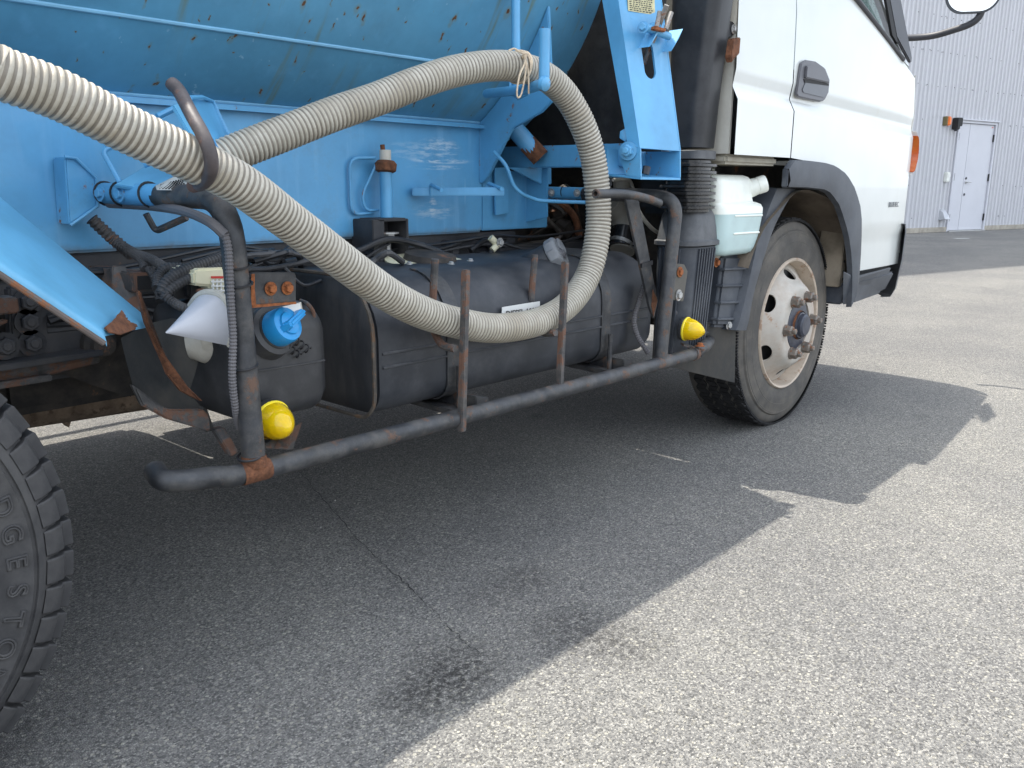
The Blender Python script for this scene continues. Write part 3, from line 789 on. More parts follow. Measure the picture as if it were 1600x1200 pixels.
for uv in [(-1.010, 0.030, 0.920), (-0.885, 0.010, 0.920)]:
    obj('bolt', lathe(nb(), uv, (.2,-.1,1), [(0,.011),(.022,.011)], 6), M_DGREY, leg)
obj('bolt', bolt(nb(), V((-0.803, 0.070, 0.980)), (-.3,-1,0), .012, .012), M_BLUE, leg)
# hinge bracket with the three rods in front of the slot
hb = part('rod_bracket', prism(nb(), [(-1.051, 0.074, 1.324), (-0.973, 0.066, 1.323), (-1.033, 0.060, 1.248)], (0,-.006,0)), M_BLUE)
bm = nb(); prism(bm, [(-0.971, 0.065, 1.321), (-0.982, 0.063, 1.297), (-1.036, 0.058, 1.248)], (-.003,-.045,0)); prism(bm, [(-0.879, 0.055, 1.312), (-0.900, 0.053, 1.286), (-0.941, 0.050, 1.247)], (-.003,-.045,0)); obj('bracket_ear', bm, M_BLUE, hb)
bm = nb(); tube(bm, [(-1.045, 0.030, 1.298), (-0.933, 0.022, 1.287)], .010, 14); obj('hinge_pin', bm, M_BLUE, hb)
obj('bolt', bolt(nb(), V((-1.051, 0.028, 1.296)), (-1,-.3,.1), .010), M_BLUE, hb)
ro = [(-0.985, 0.000, 1.357), (-0.963, 0.080, 1.218), (-0.987, 0.020, 1.343), (-0.999, 0.020, 1.303), (-0.945, 0.010, 1.345), (-0.970, 0.010, 1.299)]
obj('rod', tube(nb(), [ro[0], ro[1]], .0072, 10), M_RODS, hb); obj('rod', tube(nb(), [ro[2], ro[3]], .0065, 10), M_RODS, hb); obj('rod', tube(nb(), [ro[4], ro[5]], .0065, 10), M_RODS, hb)
bm = nb(); prism(bm, [V(p) for p in [(-1.025, 0.005, 1.301), (-0.972, 0.005, 1.300), (-0.977, 0.005, 1.291), (-1.028, 0.005, 1.291)]], (0,.035,0)); obj('rusty_clip', bm, M_RUSTO, hb, bev=.002)
# name plate on the leg
npz = part('data_plate', prism(nb(), [(-1.056, 0.079, 1.381), (-0.947, 0.066, 1.387), (-0.951, 0.059, 1.343), (-1.059, 0.073, 1.341)], (0,-.0018,0)), M_GOLD, smooth=0)
bm = nb(); A, B, Cc, D = [V(p) for p in [(-1.060, 0.077, 1.380), (-0.950, 0.064, 1.386), (-0.955, 0.056, 1.342), (-1.063, 0.071, 1.340)]]
def pl(u, v): return A.lerp(B, u).lerp(D.lerp(Cc, u), v)
for r in range(7):
    u = .08
    while u < .9:
        w = random.uniform(.03, .10)
        v = .10 + .125*r
        bm.faces.new([bm.verts.new(pl(*p)) for p in ((u, v), (min(u+w,.94), v), (min(u+w,.94), v+.06), (u, v+.06))]); u += w + random.uniform(.02, .05)
obj('plate_print', bm, M_INK, npz, smooth=0)

# --- hook that carries the top of the hose loop
hk = part('hose_hanger', tube(nb(), fillet([V(p) for p in [(-1.490, 0.000, 1.234), (-1.489, 0.000, 1.117), (-1.414, 0.120, 1.117)]] + [V((-1.30,.36,1.13))], .02), .0125, 14, bore=.7), M_BLUE)
obj('hanger_rod', tube(nb(), fillet([(-1.342, 0.220, 1.403), (-1.363, 0.200, 1.248), (-1.356, 0.200, 1.111), (-1.354, 0.180, 1.122)], .02), .0115, 14), M_BLUE, hk)
obj('weld_lump', lathe(nb(), V((-1.494, -0.004, 1.115)), (0,-1,-.2), [(-.012,.012),(-.004,.017),(.006,.016),(.012,.008),(.013,0)], 14), M_BLUER, hk)
obj('wire_loop', tube(nb(), fillet([(-1.339, 0.240, 1.149), (-1.361, 0.220, 1.124), (-1.356, 0.200, 1.101), (-1.357, 0.160, 1.114)], .02), .0035, 8), M_BLUE, hk)

# --- left: bracket on the wall, pipe to the guard
bm = nb(); prism(bm, [V(p) for p in [(-2.390, 0.440, 0.936), (-2.375, 0.440, 0.935), (-2.335, 0.440, 0.899), (-2.338, 0.440, 0.843), (-2.395, 0.440, 0.807)]], (0,.058,0))
wbk = part('wall_bracket', bm, M_BLUER, bev=.003)
obj('bracket_lip', tube(nb(), [(-2.391, 0.437, 0.936), (-2.371, 0.437, 0.934), (-2.335, 0.437, 0.897), (-2.338, 0.437, 0.843), (-2.394, 0.437, 0.807)], .0035, 8), M_BLUER, wbk)
LX = -2.325
bm = nb(); tube(bm, [(LX, .46, .868), (LX, .195, .867)], .0205, 20); lp = part('support_pipe', bm, M_BLUE, label='blue pipe stub on the wall bracket at the left')
for y in (.40, .315):
    obj('bolt', bolt(nb(), (LX-.0205, y, .868), (-1,-.1,.1), .010, .007), M_BLUER, lp)
bm = nb()
for y in (.425, .355, .24): tube(bm, [(LX+.0225*math.cos(a), y+.004*math.sin(a), .8675+.0225*math.sin(a)) for a in [2*PI*k/20 for k in range(21)]], .0022, 6)
obj('cable_tie', bm, M_CABLE, lp)

# --- side guard: one welded tube frame
GD = part('side_guard', tube(nb(), fillet([(LX, .205, .867), (LX, -.03, .866), (-2.312, -.035, .41)], .085, 12), .0205, 20), M_STEEL, label='black tubular side guard with rust patches')
P = catmull([V(p) for p in [(-2.461, 0.030, 0.418), (-2.459, -0.010, 0.409)]] + [V((-2.385,-.03,.402)), V((-2.30,-.035,.395)), V((-1.78,-.035,.392)), V((-1.25,-.035,.391)), V((-.86,-.035,.392)), V((-.80,-.03,.393))] + [V(p) for p in [(-0.685, -0.005, 0.396), (-0.540, 0.060, 0.386)]], 8)
obj('bottom_tube', tube(nb(), P, .0188, 20), M_STEEL, GD)
bm = nb(); lathe(bm, (-2.312,-.035,.425), (0,0,-1), [(0,.0213),(.012,.0225),(.020,.0225)], 20, close=False); lathe(bm, (-2.34,-.035,.395), (1,0,0), [(0,.0192),(.005,.0202),(.05,.0202),(.055,.0192)], 20, close=False)
obj('weld_patch', bm, M_RUST, GD)
bm = nb(); lathe(bm, (-.985,-.033,.392), (1,0,0), [(0,.0192),(.005,.0202),(.04,.0202),(.045,.0192)], 20, close=False); obj('weld_patch', bm, M_STEELR, GD)
for z in (.755, .725, .585, .425):
    bm = nb(); tube(bm, [(-2.32+.0015+.0215*math.cos(a), -.034+.0215*math.sin(a), z + .004*math.sin(a*1.0+1)) for a in [2*PI*k/20 for k in range(21)]], .0022, 6); obj('cable_tie', bm, M_CABLE, GD)
# right end of the guard
obj('end_pipe', tube(nb(), fillet([(-.93, .30, .863), (-.925, .10, .862), (-.905,-.012,.855), (-.985,-.03,.40)], .085, 12), .0195, 20), M_STEEL, GD)
# hose posts and their hooks
def post(a, b, w, m=None): return obj('post', beam(nb(), a, b, w, w, (0,1,0)), m or M_STEELR, GD, bev=.002)
post((-1.802, -0.055, 0.716), V((-1.812,-.05,.365)), .0155)
post((-1.435, -0.030, 0.709), V((-1.455,-.035,.372)), .0155)
ph = [(-1.791, 0.050, 0.731), (-1.791, 0.060, 0.624), (-1.801, 0.050, 0.584), (-1.822, 0.000, 0.553), (-1.824, -0.045, 0.549)]
obj('hook', tube(nb(), catmull(ph, 6), .0085, 10), M_STEELR, GD)
ph = [(-1.425, 0.075, 0.719), (-1.431, 0.080, 0.603), (-1.435, 0.070, 0.547), (-1.456, 0.020, 0.531), (-1.467, -0.030, 0.538)]
obj('hook', tube(nb(), catmull(ph, 6), .0085, 10), M_STEELR, GD)
obj('hook', tube(nb(), catmull([(-1.318, -0.028, 0.869), (-1.196, -0.030, 0.868), (-1.103, -0.030, 0.858), (-1.011, -0.020, 0.843)], 6), .0115, 12, bore=.6), M_STEEL, GD)
ph = [V(p) for p in [(-2.403, -0.020, 1.038), (-2.402, -0.040, 1.025), (-2.414, -0.095, 0.987), (-2.415, -0.125, 0.957), (-2.412, -0.135, 0.932), (-2.407, -0.125, 0.909), (-2.400, -0.090, 0.891), (-2.391, -0.040, 0.885)]]
obj('hook', tube(nb(), catmull(ph, 8), .0105, 14), worn('rust_brown_rod', (.075,.062,.062), .55, var=.3, vs=18, rust=.5, rs=16, rcol=(.12,.062,.045), rcol2=(.17,.095,.07), bump=.4, bs=150), GD)
# flat strut on the right and its patch
st = obj('flat_strut', prism(nb(), [(-1.114, 0.020, 0.852), (-1.052, 0.020, 0.852), (-0.931, 0.020, 0.561), (-0.947, 0.020, 0.510), (-0.974, 0.020, 0.547)], (0,.008,0)), M_STEEL, GD, bev=.001)
o = obj('rust_patch', prism(nb(), [(-0.962, 0.020, 0.598), (-0.935, 0.020, 0.562), (-0.952, 0.020, 0.518), (-0.965, 0.020, 0.550)], (0,-.0012,0)), M_RUST, GD, smooth=0)
obj('cable_tie', beam(nb(), (-1.032, 0.016, 0.670), (-0.977, 0.016, 0.676), .006, .012, (0,0,1)), M_CABLE, GD)
# clamp bracket plates
cp = obj('lamp_plate', prism(nb(), [(-0.947, -0.010, 0.674), (-0.841, -0.010, 0.664), (-0.820, -0.010, 0.642), (-0.834, -0.010, 0.563), (-0.837, -0.010, 0.553), (-0.952, -0.010, 0.573)], (0,.006,0)), worn('olive_bracket_steel', (.085,.078,.066), .6, var=.2, rust=.3, bump=.3), GD, bev=.002)
obj('bolt', bolt(nb(), V((-0.869, -0.011, 0.643)), (0,-1,0), .010, .006), M_RUSTO, GD); obj('bolt', bolt(nb(), V((-0.870, -0.011, 0.575)), (0,-1,0), .011, .007), M_ZINC, GD)
rp = obj('lamp_plate', prism(nb(), [(-2.280, -0.012, 0.740), (-2.194, -0.012, 0.735), (-2.190, -0.012, 0.731), (-2.193, -0.012, 0.680), (-2.284, -0.012, 0.683)], (0,.005,0)), M_STEEL, GD, bev=.002)
obj('plate_edge', prism(nb(), [(-2.285, -0.016, 0.685), (-2.196, -0.016, 0.682), (-2.196, -0.016, 0.678), (-2.286, -0.016, 0.680)], (0,.03,0)), M_RUSTO, GD)
obj('plate_rust', prism(nb(), [(-2.283, -0.014, 0.738), (-2.276, -0.014, 0.738), (-2.278, -0.014, 0.714), (-2.277, -0.014, 0.685), (-2.287, -0.014, 0.683)], (0,-.0012,0)), M_RUSTO, GD, smooth=0)
for uv in [(-2.246, -0.014, 0.710), (-2.212, -0.014, 0.708)]: obj('bolt', bolt(nb(), uv, (0,-1,0), .0078, .009), M_RUSTO, GD)
# amber marker lamps
def marker(c, axis, r, ln, lab):
    ax = V(axis).normalized()
    L = part('marker_lamp', lathe(nb(), c, ax, [(-.016, r*.86), (-.013, r*1.0), (-.004, r*1.06), (.0, r*1.03)], 28), M_PLAST, label=lab)
    pr = []
    for k in range(25):
        t = k/24; pr.append((ln*t, r*(1 - .32*t - .68*t**3.2)**.80 if t < 1 else 0))
    obj('lens', lathe(nb(), V(c)+ax*.001, ax, [(h, q - (.0007 if i % 2 and i < 22 else 0)) for i, (h, q) in enumerate(pr)], 28), M_YLENS, L, smooth=60)
    rr = [(.0, r*.78), (ln*.25, r*.7), (ln*.26, r*.60), (ln*.45, r*.55), (ln*.46, r*.42), (ln*.62, r*.38), (ln*.63, r*.25), (ln*.78, r*.2), (ln*.80, 0)]
    obj('reflector', lathe(nb(), V(c)+ax*.002, ax, rr, 24), M_YCORE, L)
    obj('lens_rim', lathe(nb(), V(c)-ax*.001, ax, [(0, r*1.02), (.004, r*1.03), (.007, r*.985), (.007, r*.90), (0, r*.90)], 28), M_YCORE, L)
    obj('bulb', lathe(nb(), V(c)+ax*(ln*.80), ax, [(-.006, r*.22), (.0, r*.2), (.004, 0)], 14), M_YBULB, L)
    return L
ml = marker(V((-2.244, 0.010, 0.467)), (.0, -.98, -.16), .0365, .056, 'yellow marker lamp at the left end of the guard')
obj('lamp_bracket', prism(nb(), [(-2.293, -0.020, 0.430), (-2.221, -0.020, 0.410), (-2.185, 0.000, 0.452), (-2.181, 0.020, 0.442), (-2.196, 0.030, 0.407), (-2.254, 0.040, 0.421)], (0,.003,0)), M_STEELR, ml, bev=.001)
mr = marker(V((-0.788, 0.005, 0.463)), (.10, -.99, -.06), .036, .062, 'yellow marker lamp by the front mudflap')
obj('lamp_bracket', beam(nb(), (-0.814, 0.000, 0.419), (-0.760, -0.045, 0.400), .03, .006), M_STEELR, mr)
obj('pipe_clamp', lathe(nb(), (-.808,-.033,.393), (1,0,0), [(0,.0215),(.016,.0215)], 18), M_STEELR, mr); obj('bolt', bolt(nb(), V((-0.794, -0.050, 0.417)), (0,0,1), .009), M_RUSTO, mr)
obj('lamp_cable', tube(nb(), catmull([(-0.760, 0.050, 0.482), (-0.777, 0.050, 0.508), (-0.755, 0.050, 0.514), (-0.723, 0.050, 0.498)], 6), .006, 10), M_CORR, mr)
# conduit up the left post and along the pipe
cpts = [V(p) for p in [(-2.323, 0.420, 0.848), (-2.322, 0.250, 0.847), (-2.349, 0.080, 0.843), (-2.364, -0.030, 0.830), (-2.350, -0.055, 0.808)]]
obj('lamp_cable', tube(nb(), catmull(cpts, 8), .0085, 10), M_CORR, ml)
def conduit(pts, r, pitch, m, name, p):
    P = catmull(pts, 10); L = [0]
    for a, b in zip(P, P[1:]): L.append(L[-1]+(b-a).length)
    tot = L[-1]; N = int(tot/pitch*4); out = []; rr = []; j = 0
    for k in range(N+1):
        s = tot*k/N
        while j < len(L)-2 and L[j+1] < s: j += 1
        f = (s-L[j])/max(1e-9, L[j+1]-L[j]); out.append(P[j].lerp(P[j+1], f)); rr.append(r if k % 4 in (0, 1) else r*.82)
    return obj(name, tube(nb(), out, rr, 10), m, p, smooth=25)
conduit([(-2.352, -0.058, 0.810), (-2.348, -0.058, 0.780), (-2.348, -0.055, 0.702), (-2.347, -0.052, 0.638), (-2.349, -0.045, 0.572), (-2.338, -0.030, 0.511), (-2.316, 0.000, 0.469)], .0068, .006, M_CORR, 'lamp_conduit', ml)
conduit([(-0.941, 0.060, 0.615), (-0.968, 0.060, 0.561), (-0.991, 0.060, 0.507), (-0.985, 0.050, 0.460), (-0.970, 0.020, 0.410)], .0085, .007, M_CORR, 'lamp_conduit', mr)

# --- fuel tank
def yz_loft(x0, x1, y0, y1, z0, z1, r4, inset=0, n=7):
    """closed rounded profile in YZ with four corner radii (near-top, far-top, far-bottom, near-bottom) swept from x0 to x1"""
    def prof(g):
        a, b, c, d = y0+g, y1-g, z0+g, z1-g; P = []
        for (cy, cz, r, t0) in ((a, d, r4[0], PI/2), (a, c, r4[3], PI), (b, c, r4[2], 1.5*PI), (b, d, r4[1], 0)):
            sy = 1 if cy == a else -1; sz = -1 if cz == d else 1
            oy, oz = cy + sy*r, cz + sz*r
            for k in range(n+1):
                t = t0 + k/n*PI/2; P.append((oy + r*math.cos(t), oz + r*math.sin(t)))
        return P
    return prof
pf = yz_loft(0, 0, .075, .49, .397, .694, (.125, .05, .04, .055))
FT = part('fuel_tank', loft(nb(), [[(x, y, z) for y, z in pf(g)] for x, g in ((-1.935, .012), (-1.933, .002), (-1.925, 0), (-.90, 0), (-.868, .008), (-.852, .03))]), M_BLACK, smooth=40)
# rear end: a recessed dish inside a lip
lipo = [(-1.962, y, z) for y, z in pf(-.002)]
obj('end_plate', loft(nb(), [[(-1.937, y, z) for y, z in pf(.004)], [(-1.944, y, z) for y, z in pf(.010)], [(-1.950, y, z) for y, z in pf(.042)]]), M_BLACKD, FT, smooth=40)
bm = nb(); A = [(-1.952, y, z) for y, z in pf(-.004)]; tube(bm, A + A[:2], .0045, 6, cap=False); obj('end_lip', bm, worn('rusty_lip', (.07,.06,.05), .7, rust=.55, rs=14, rcol=(.10,.055,.03), rcol2=(.19,.12,.075), dust=.5), FT)
for z in (.535, .505):
    bm = nb(); tube(bm, [(-1.925, .0745, z), (-.90, .0745, z-.004)], .0035, 6); obj('pressed_rib', bm, M_BLACK, FT)
for x in (-1.715, -1.115):
    ring = pf(-.004); bm = nb()
    n = len(ring); i0 = 0
    keep = [p for p in ring if p[0] < .42]
    R = []
    Ak = [bm.verts.new((x-.021, y, z)) for y, z in keep]; Bk = [bm.verts.new((x+.021, y, z)) for y, z in keep]
    fs = [bm.faces.new((Ak[i], Ak[i+1], Bk[i+1], Bk[i])) for i in range(len(keep)-1)]
    bmesh.ops.recalc_face_normals(bm, faces=fs); bmesh.ops.solidify(bm, geom=fs, thickness=.003)
    s = obj('tank_strap', bm, M_STEEL, FT)
    obj('strap_bolt', tube(nb(), [(x+.004, .058, .48), (x+.004, .058, .335)], .007, 10), M_STEEL, FT)
    bm = nb(); prism(bm, [(x-.04,.03,.385),(x+.05,.03,.372),(x+.05,.55,.40),(x-.04,.55,.40)], (0,0,-.014)); prism(bm, [(x+.02,.02,.41),(x+.065,.02,.40),(x+.06,.02,.37),(x+.02,.02,.36)], (0,.12,0))
    obj('tank_bracket', bm, M_STEEL, FT, bev=.002)
obj('sender_plate', lathe(nb(), (-1.546, 0.330, 0.686), (0,-.12,1), [(-.012,.115),(.0,.118),(.006,.118),(.010,.100),(.012,0)], 36), M_CREAM, FT)
obj('sender_body', lathe(nb(), V((-1.546, 0.330, 0.686))+Vector((0,0,.011)), (0,-.12,1), [(0,.07),(.016,.066),(.02,0)], 28), M_GRIME, FT)
for k in range(6):
    a = k*PI/3+.3; obj('bolt', bolt(nb(), V((-1.546, 0.330, 0.686))+Vector((.105*math.cos(a), .105*math.sin(a), .008)), (0,-.12,1), .006), M_ZINC, FT)
nk = V((-1.238, 0.200, 0.684)); ca = Vector((.32,-.62,.42)).normalized()
obj('filler_neck', lathe(nb(), nk-ca*.075, ca, [(0,.046),(.095,.040),(.1,.034)], 28), M_BLACK, FT)
fc = obj('fuel_cap', lathe(nb(), nk+ca*.022, ca, [(0,.042),(.004,.047),(.026,.047),(.034,.042),(.036,.0)], 10), M_GCAP, FT, bev=.002)
t_, a_, b_ = basis(ca)
obj('cap_cover', lathe(nb(), nk+ca*.056+b_*(-.014)+a_*.012, ca, [(0,.024),(.004,.025),(.007,.021),(.008,0)], 20), M_GCAP, fc)
obj('cap_lock', lathe(nb(), nk+ca*.056+b_*(.008)-a_*.008, ca, [(0,.017),(.005,.016),(.006,.009),(.009,.008),(.010,0)], 18), M_HANDLE, fc)
# sticker and its print
def skin(u, v, off): 
    return None
lbl = prism(nb(), [(-1.555, 0.068, 0.600), (-1.465, 0.068, 0.601), (-1.413, 0.068, 0.601), (-1.412, 0.068, 0.543), (-1.557, 0.068, 0.559)], (0,-.0015,0))
LB = obj('fuel_label', lbl, M_LABEL, FT, smooth=0)
la, lb_ = V((-1.556, 0.065, 0.585)), V((-1.419, 0.065, 0.582))
wall_text('label_text', 'DIESEL 100L', M_INK, LB, (la+lb_)/2 + Vector((.004,0,-.004)), lb_-la, (0,0,1), .023, .0006)
# the rear side of the fuel tank: small white tag on the far box
part('battery_tag', prism(nb(), [(-0.590, 0.300, 0.443), (-0.546, 0.300, 0.438), (-0.545, 0.300, 0.424), (-0.589, 0.300, 0.429)], (0,-.002,0)), M_LABEL, smooth=0)

# --- reagent tank with the blue cap
pd = yz_loft(0, 0, .035, .36, .455, .668, (.05, .03, .03, .035))
DT = part('reagent_tank', loft(nb(), [[(x, y, z) for y, z in pd(g)] for x, g in ((-2.300, .045), (-2.292, .018), (-2.272, .004), (-2.255, 0), (-2.125, 0), (-2.108, .004), (-2.092, .016), (-2.086, .04))]), M_PLAST, smooth=50)
pd2 = pd(-.0015); A = [(-2.2, y, z) for y, z in pd2]
bm = nb(); tube(bm, [(-2.285,.038,.557), (-2.255, .0345, .556), (-2.125, .0345, .5535), (-2.1, .04, .553), (-2.087,.075,.553)], .0022, 6); obj('mould_line', bm, M_PLAST, DT)
c0 = V((-2.213, 0.036, 0.625)); ca = Vector((.16,-.80,.36)).normalized()
obj('filler_collar', lathe(nb(), c0-ca*.02, ca, [(0,.050),(.022,.046),(.026,.037),(.03,.036)], 28), M_PLAST, DT)
t_, a_, b_ = basis(ca)
kb = obj('blue_cap', lathe(nb(), c0+ca*.008, ca, [(0,.033),(.005,.0345),(.028,.0335),(.034,.031),(.037,.022),(.042,.021),(.046,.012),(.047,0)], 32), M_CAP, DT)
dv = (b_*-.8 + a_*.35).normalized(); sv = ca.cross(dv)
bm = nb(); cc = c0+ca*.040
P = [cc - dv*.026 - sv*.011, cc + dv*.034 - sv*.009, cc + dv*.036 + sv*.009, cc - dv*.026 + sv*.011]
Q = [cc - dv*.018 - sv*.006 + ca*.026, cc + dv*.038 - sv*.006 + ca*.022, cc + dv*.038 + sv*.006 + ca*.022, cc - dv*.018 + sv*.006 + ca*.026]
loft(bm, [P, Q]); obj('cap_grip', bm, M_CAP, kb, bev=.004, seg=3)
# coiled cap tether
def coil(a, b, r, turns, wr):
    a, b = V(a), V(b); t, n1, n2 = basis(b-a); L = (b-a).length
    return tube(nb(), [a + t*(L*k/(turns*10)) + n1*(r*math.cos(2*PI*k/10)) + n2*(r*math.sin(2*PI*k/10)) for k in range(turns*10+1)], wr, 6)
obj('cap_tether', coil((-2.192, 0.028, 0.619), (-2.141, 0.028, 0.578), .007, 5, .0016), M_CABLE, DT)
obj('cap_tether', coil((-2.201, 0.028, 0.603), (-2.162, 0.028, 0.570), .006, 4, .0016), M_CABLE, DT)
obj('tank_label', prism(nb(), [(-2.199, 0.025, 0.669), (-2.161, 0.025, 0.672), (-2.163, 0.020, 0.658), (-2.196, 0.020, 0.658)], (0,-.002,.001)), M_LABEL, DT, smooth=0)
obj('label_frame', prism(nb(), [(-2.200, 0.028, 0.668), (-2.156, 0.028, 0.674), (-2.157, 0.022, 0.656), (-2.196, 0.022, 0.654)], (0,-.001,0)), M_OFFW, DT, smooth=0)
obj('tank_strap', tube(nb(), catmull([(-2.120, 0.080, 0.668), (-2.127, 0.050, 0.666), (-2.118, 0.045, 0.651), (-2.116, 0.045, 0.638)], 6), .004, 8), M_STEELR, DT)
bm = nb(); prism(bm, [(-2.309, 0.100, 0.443), (-2.287, 0.100, 0.443), (-2.284, 0.060, 0.403), (-2.301, 0.060, 0.397)], (0,.02,0)); part('tank_bracket', bm, M_STEELR, bev=.002)

# --- white horn speaker with its driver, relay box and wires
hc, ht = V((-2.313, 0.030, 0.637)), V((-2.389, 0.100, 0.635))
ax = Vector((.55,-.72,.22)).normalized(); t_, a_, b_ = basis(ax)
bm = nb()
ringc = V((-2.269, 0.130, 0.617)); rg = .044
tip = V((-2.407, 0.060, 0.643))
R0 = []; n = 36
hx = Vector((.75,-.60,.12)).normalized(); t_, a_, b_ = basis(hx)
mouth = [ringc + a_*(rg*math.cos(2*PI*k/n)) + b_*(rg*math.sin(2*PI*k/n)) for k in range(n)]
SP_ = part('horn_shield', lathe(nb(), ringc - hx*.02, hx, [(-.012,.030),(-.006,.046),(.004,.048),(.012,.046),(.012,.040),(-.004,.030)], 36), M_OFFW, label='round dirty metal housing behind the white cone')
arcp = [V(p) for p in catmull([(-2.334, 0.110, 0.674), (-2.335, 0.090, 0.688), (-2.333, 0.070, 0.698), (-2.329, 0.050, 0.701), (-2.323, 0.030, 0.698), (-2.318, 0.018, 0.686), (-2.316, 0.010, 0.668), (-2.317, 0.008, 0.646), (-2.318, 0.012, 0.628), (-2.318, 0.020, 0.614)], 4)]
apx = V((-2.413, 0.050, 0.644)); rows = []
for s in range(10):
    t = s/9*.985; rows.append([p.lerp(apx, t) + Vector((-.1,-.6,.1))*(.010*math.sin(PI*t)*math.sin(PI*k/(len(arcp)-1))) for k, p in enumerate(arcp)])
CN = part('white_cone', sheet(nb(), rows, .002), M_CONE, smooth=70)
ring = [p + (p-apx).normalized()*.006 for p in arcp]
obj('cone_collar', tube(nb(), ring, .0062, 10), M_OFFW, CN)
obj('driver_back', lathe(nb(), ringc - hx*.012 + Vector((.0,0,-.014)), hx, [(-.05,.0),(-.045,.026),(-.02,.040),(.006,.044)], 28), M_OFFW, SP_)
obj('drain_stub', tube(nb(), [(-2.294, 0.080, 0.606), (-2.285, 0.075, 0.594)], .005, 8), M_OFFW, SP_)
obj('rusty_top', prism(nb(), [(-2.318, 0.090, 0.701), (-2.306, 0.090, 0.705), (-2.289, 0.090, 0.700), (-2.297, 0.090, 0.695), (-2.314, 0.090, 0.697)], (0,.03,0)), M_RUST, SP_, bev=.002)
rb = part('relay_box', prism(nb(), [(-2.294, 0.160, 0.730), (-2.287, 0.160, 0.735), (-2.230, 0.160, 0.734), (-2.234, 0.160, 0.681), (-2.255, 0.160, 0.685), (-2.262, 0.160, 0.700), (-2.295, 0.160, 0.705)], (0,.10,0)), M_CREAM, bev=.006)
bm = nb()
for u in (332, 338, 344, 350): pass
for p in zip([(-2.258, 0.158, 0.714), (-2.250, 0.158, 0.714), (-2.242, 0.158, 0.713)], [(-2.260, 0.158, 0.686), (-2.252, 0.158, 0.685), (-2.244, 0.158, 0.684)]): beam(bm, p[0], p[1], .003, .003)
for p in zip([(-2.263, 0.157, 0.710), (-2.263, 0.157, 0.702), (-2.264, 0.157, 0.693)], [(-2.234, 0.157, 0.708), (-2.234, 0.157, 0.699), (-2.235, 0.157, 0.691)]): beam(bm, p[0], p[1], .003, .003)
obj('label_grid', bm, M_LABEL, rb); obj('label_red', beam(nb(), (-2.262, 0.157, 0.718), (-2.233, 0.157, 0.716), .002, .004), flat('label_red_ink', (.55,.04,.03)), rb)
wires = [([(-2.335, 0.460, 0.807), (-2.309, 0.440, 0.772), (-2.293, 0.400, 0.751), (-2.295, 0.360, 0.741), (-2.303, 0.330, 0.724)], .011),
 ([(-2.293, 0.400, 0.751), (-2.292, 0.330, 0.743), (-2.288, 0.270, 0.728), (-2.279, 0.220, 0.724)], .010),
 ([(-2.208, 0.200, 0.752), (-2.241, 0.190, 0.745), (-2.281, 0.190, 0.735), (-2.320, 0.190, 0.721), (-2.339, 0.190, 0.704), (-2.342, 0.190, 0.692)], .012),
 ([(-2.228, 0.180, 0.736), (-2.261, 0.180, 0.726), (-2.307, 0.180, 0.712), (-2.335, 0.180, 0.696), (-2.346, 0.180, 0.680)], .010),
 ([(-2.348, 0.170, 0.690), (-2.339, 0.160, 0.679), (-2.331, 0.140, 0.670), (-2.319, 0.130, 0.668)], .009),
 ([(-2.327, 0.240, 0.696), (-2.312, 0.260, 0.718), (-2.293, 0.260, 0.731), (-2.265, 0.250, 0.728)], .010),
 ([(-2.296, 0.350, 0.733), (-2.298, 0.310, 0.713), (-2.297, 0.300, 0.689), (-2.304, 0.280, 0.666)], .009)]
for w, r in wires: conduit(w, r, .006, M_CORRB, 'wire_conduit', TR)
conduit([(-2.345, 0.455, 0.818), (-2.328, 0.450, 0.797), (-2.297, 0.440, 0.762), (-2.287, 0.420, 0.746)], .013, .009, M_STEELR, 'spiral_hose', TR)
bm = nb(); box(bm, V((-2.311, 0.220, 0.673)), V((-2.311, 0.220, 0.673))+Vector((.075,.06,.04)))
box(bm, V((-2.286, 0.200, 0.677)), V((-2.286, 0.200, 0.677))+Vector((.05,.05,.05))); part('wire_connector', bm, M_CABLE, bev=.005)
# cross tubes and grubby brackets in the left gap
bm = nb(); bx = [(-2.336, 0.320, 0.720), (-2.292, 0.320, 0.717), (-2.292, 0.320, 0.680), (-2.337, 0.320, 0.682)]
prism(bm, bx, (0,.3,0)); rbx = part('box_section', bm, M_STEELR, bev=.003)
bm = nb(); prism(bm, [V(p)+Vector((0,-.002,0)) for p in [(-2.326, 0.320, 0.713), (-2.295, 0.320, 0.712), (-2.296, 0.320, 0.685), (-2.328, 0.320, 0.686)]], (0,.08,0)); obj('tube_mouth', bm, M_GASK, rbx)
part('side_plate', prism(nb(), [(-2.345, 0.380, 0.730), (-2.320, 0.380, 0.728), (-2.310, 0.340, 0.676), (-2.323, 0.300, 0.604), (-2.336, 0.300, 0.603), (-2.352, 0.380, 0.661)], (0,.01,0)), M_STEELR, bev=.002)
fl = part('rubber_flap', prism(nb(), [(-2.380, 0.297, 0.601), (-2.360, 0.218, 0.636), (-2.340, 0.183, 0.646), (-2.320, 0.132, 0.641), (-2.300, 0.121, 0.622), (-2.290, 0.146, 0.569), (-2.290, 0.191, 0.487), (-2.290, 0.170, 0.466), (-2.290, 0.147, 0.429), (-2.300, 0.149, 0.426), (-2.340, 0.195, 0.458), (-2.360, 0.276, 0.468), (-2.370, 0.289, 0.511), (-2.380, 0.283, 0.563)], (.008,0,0)), M_FLAP, bev=.003)
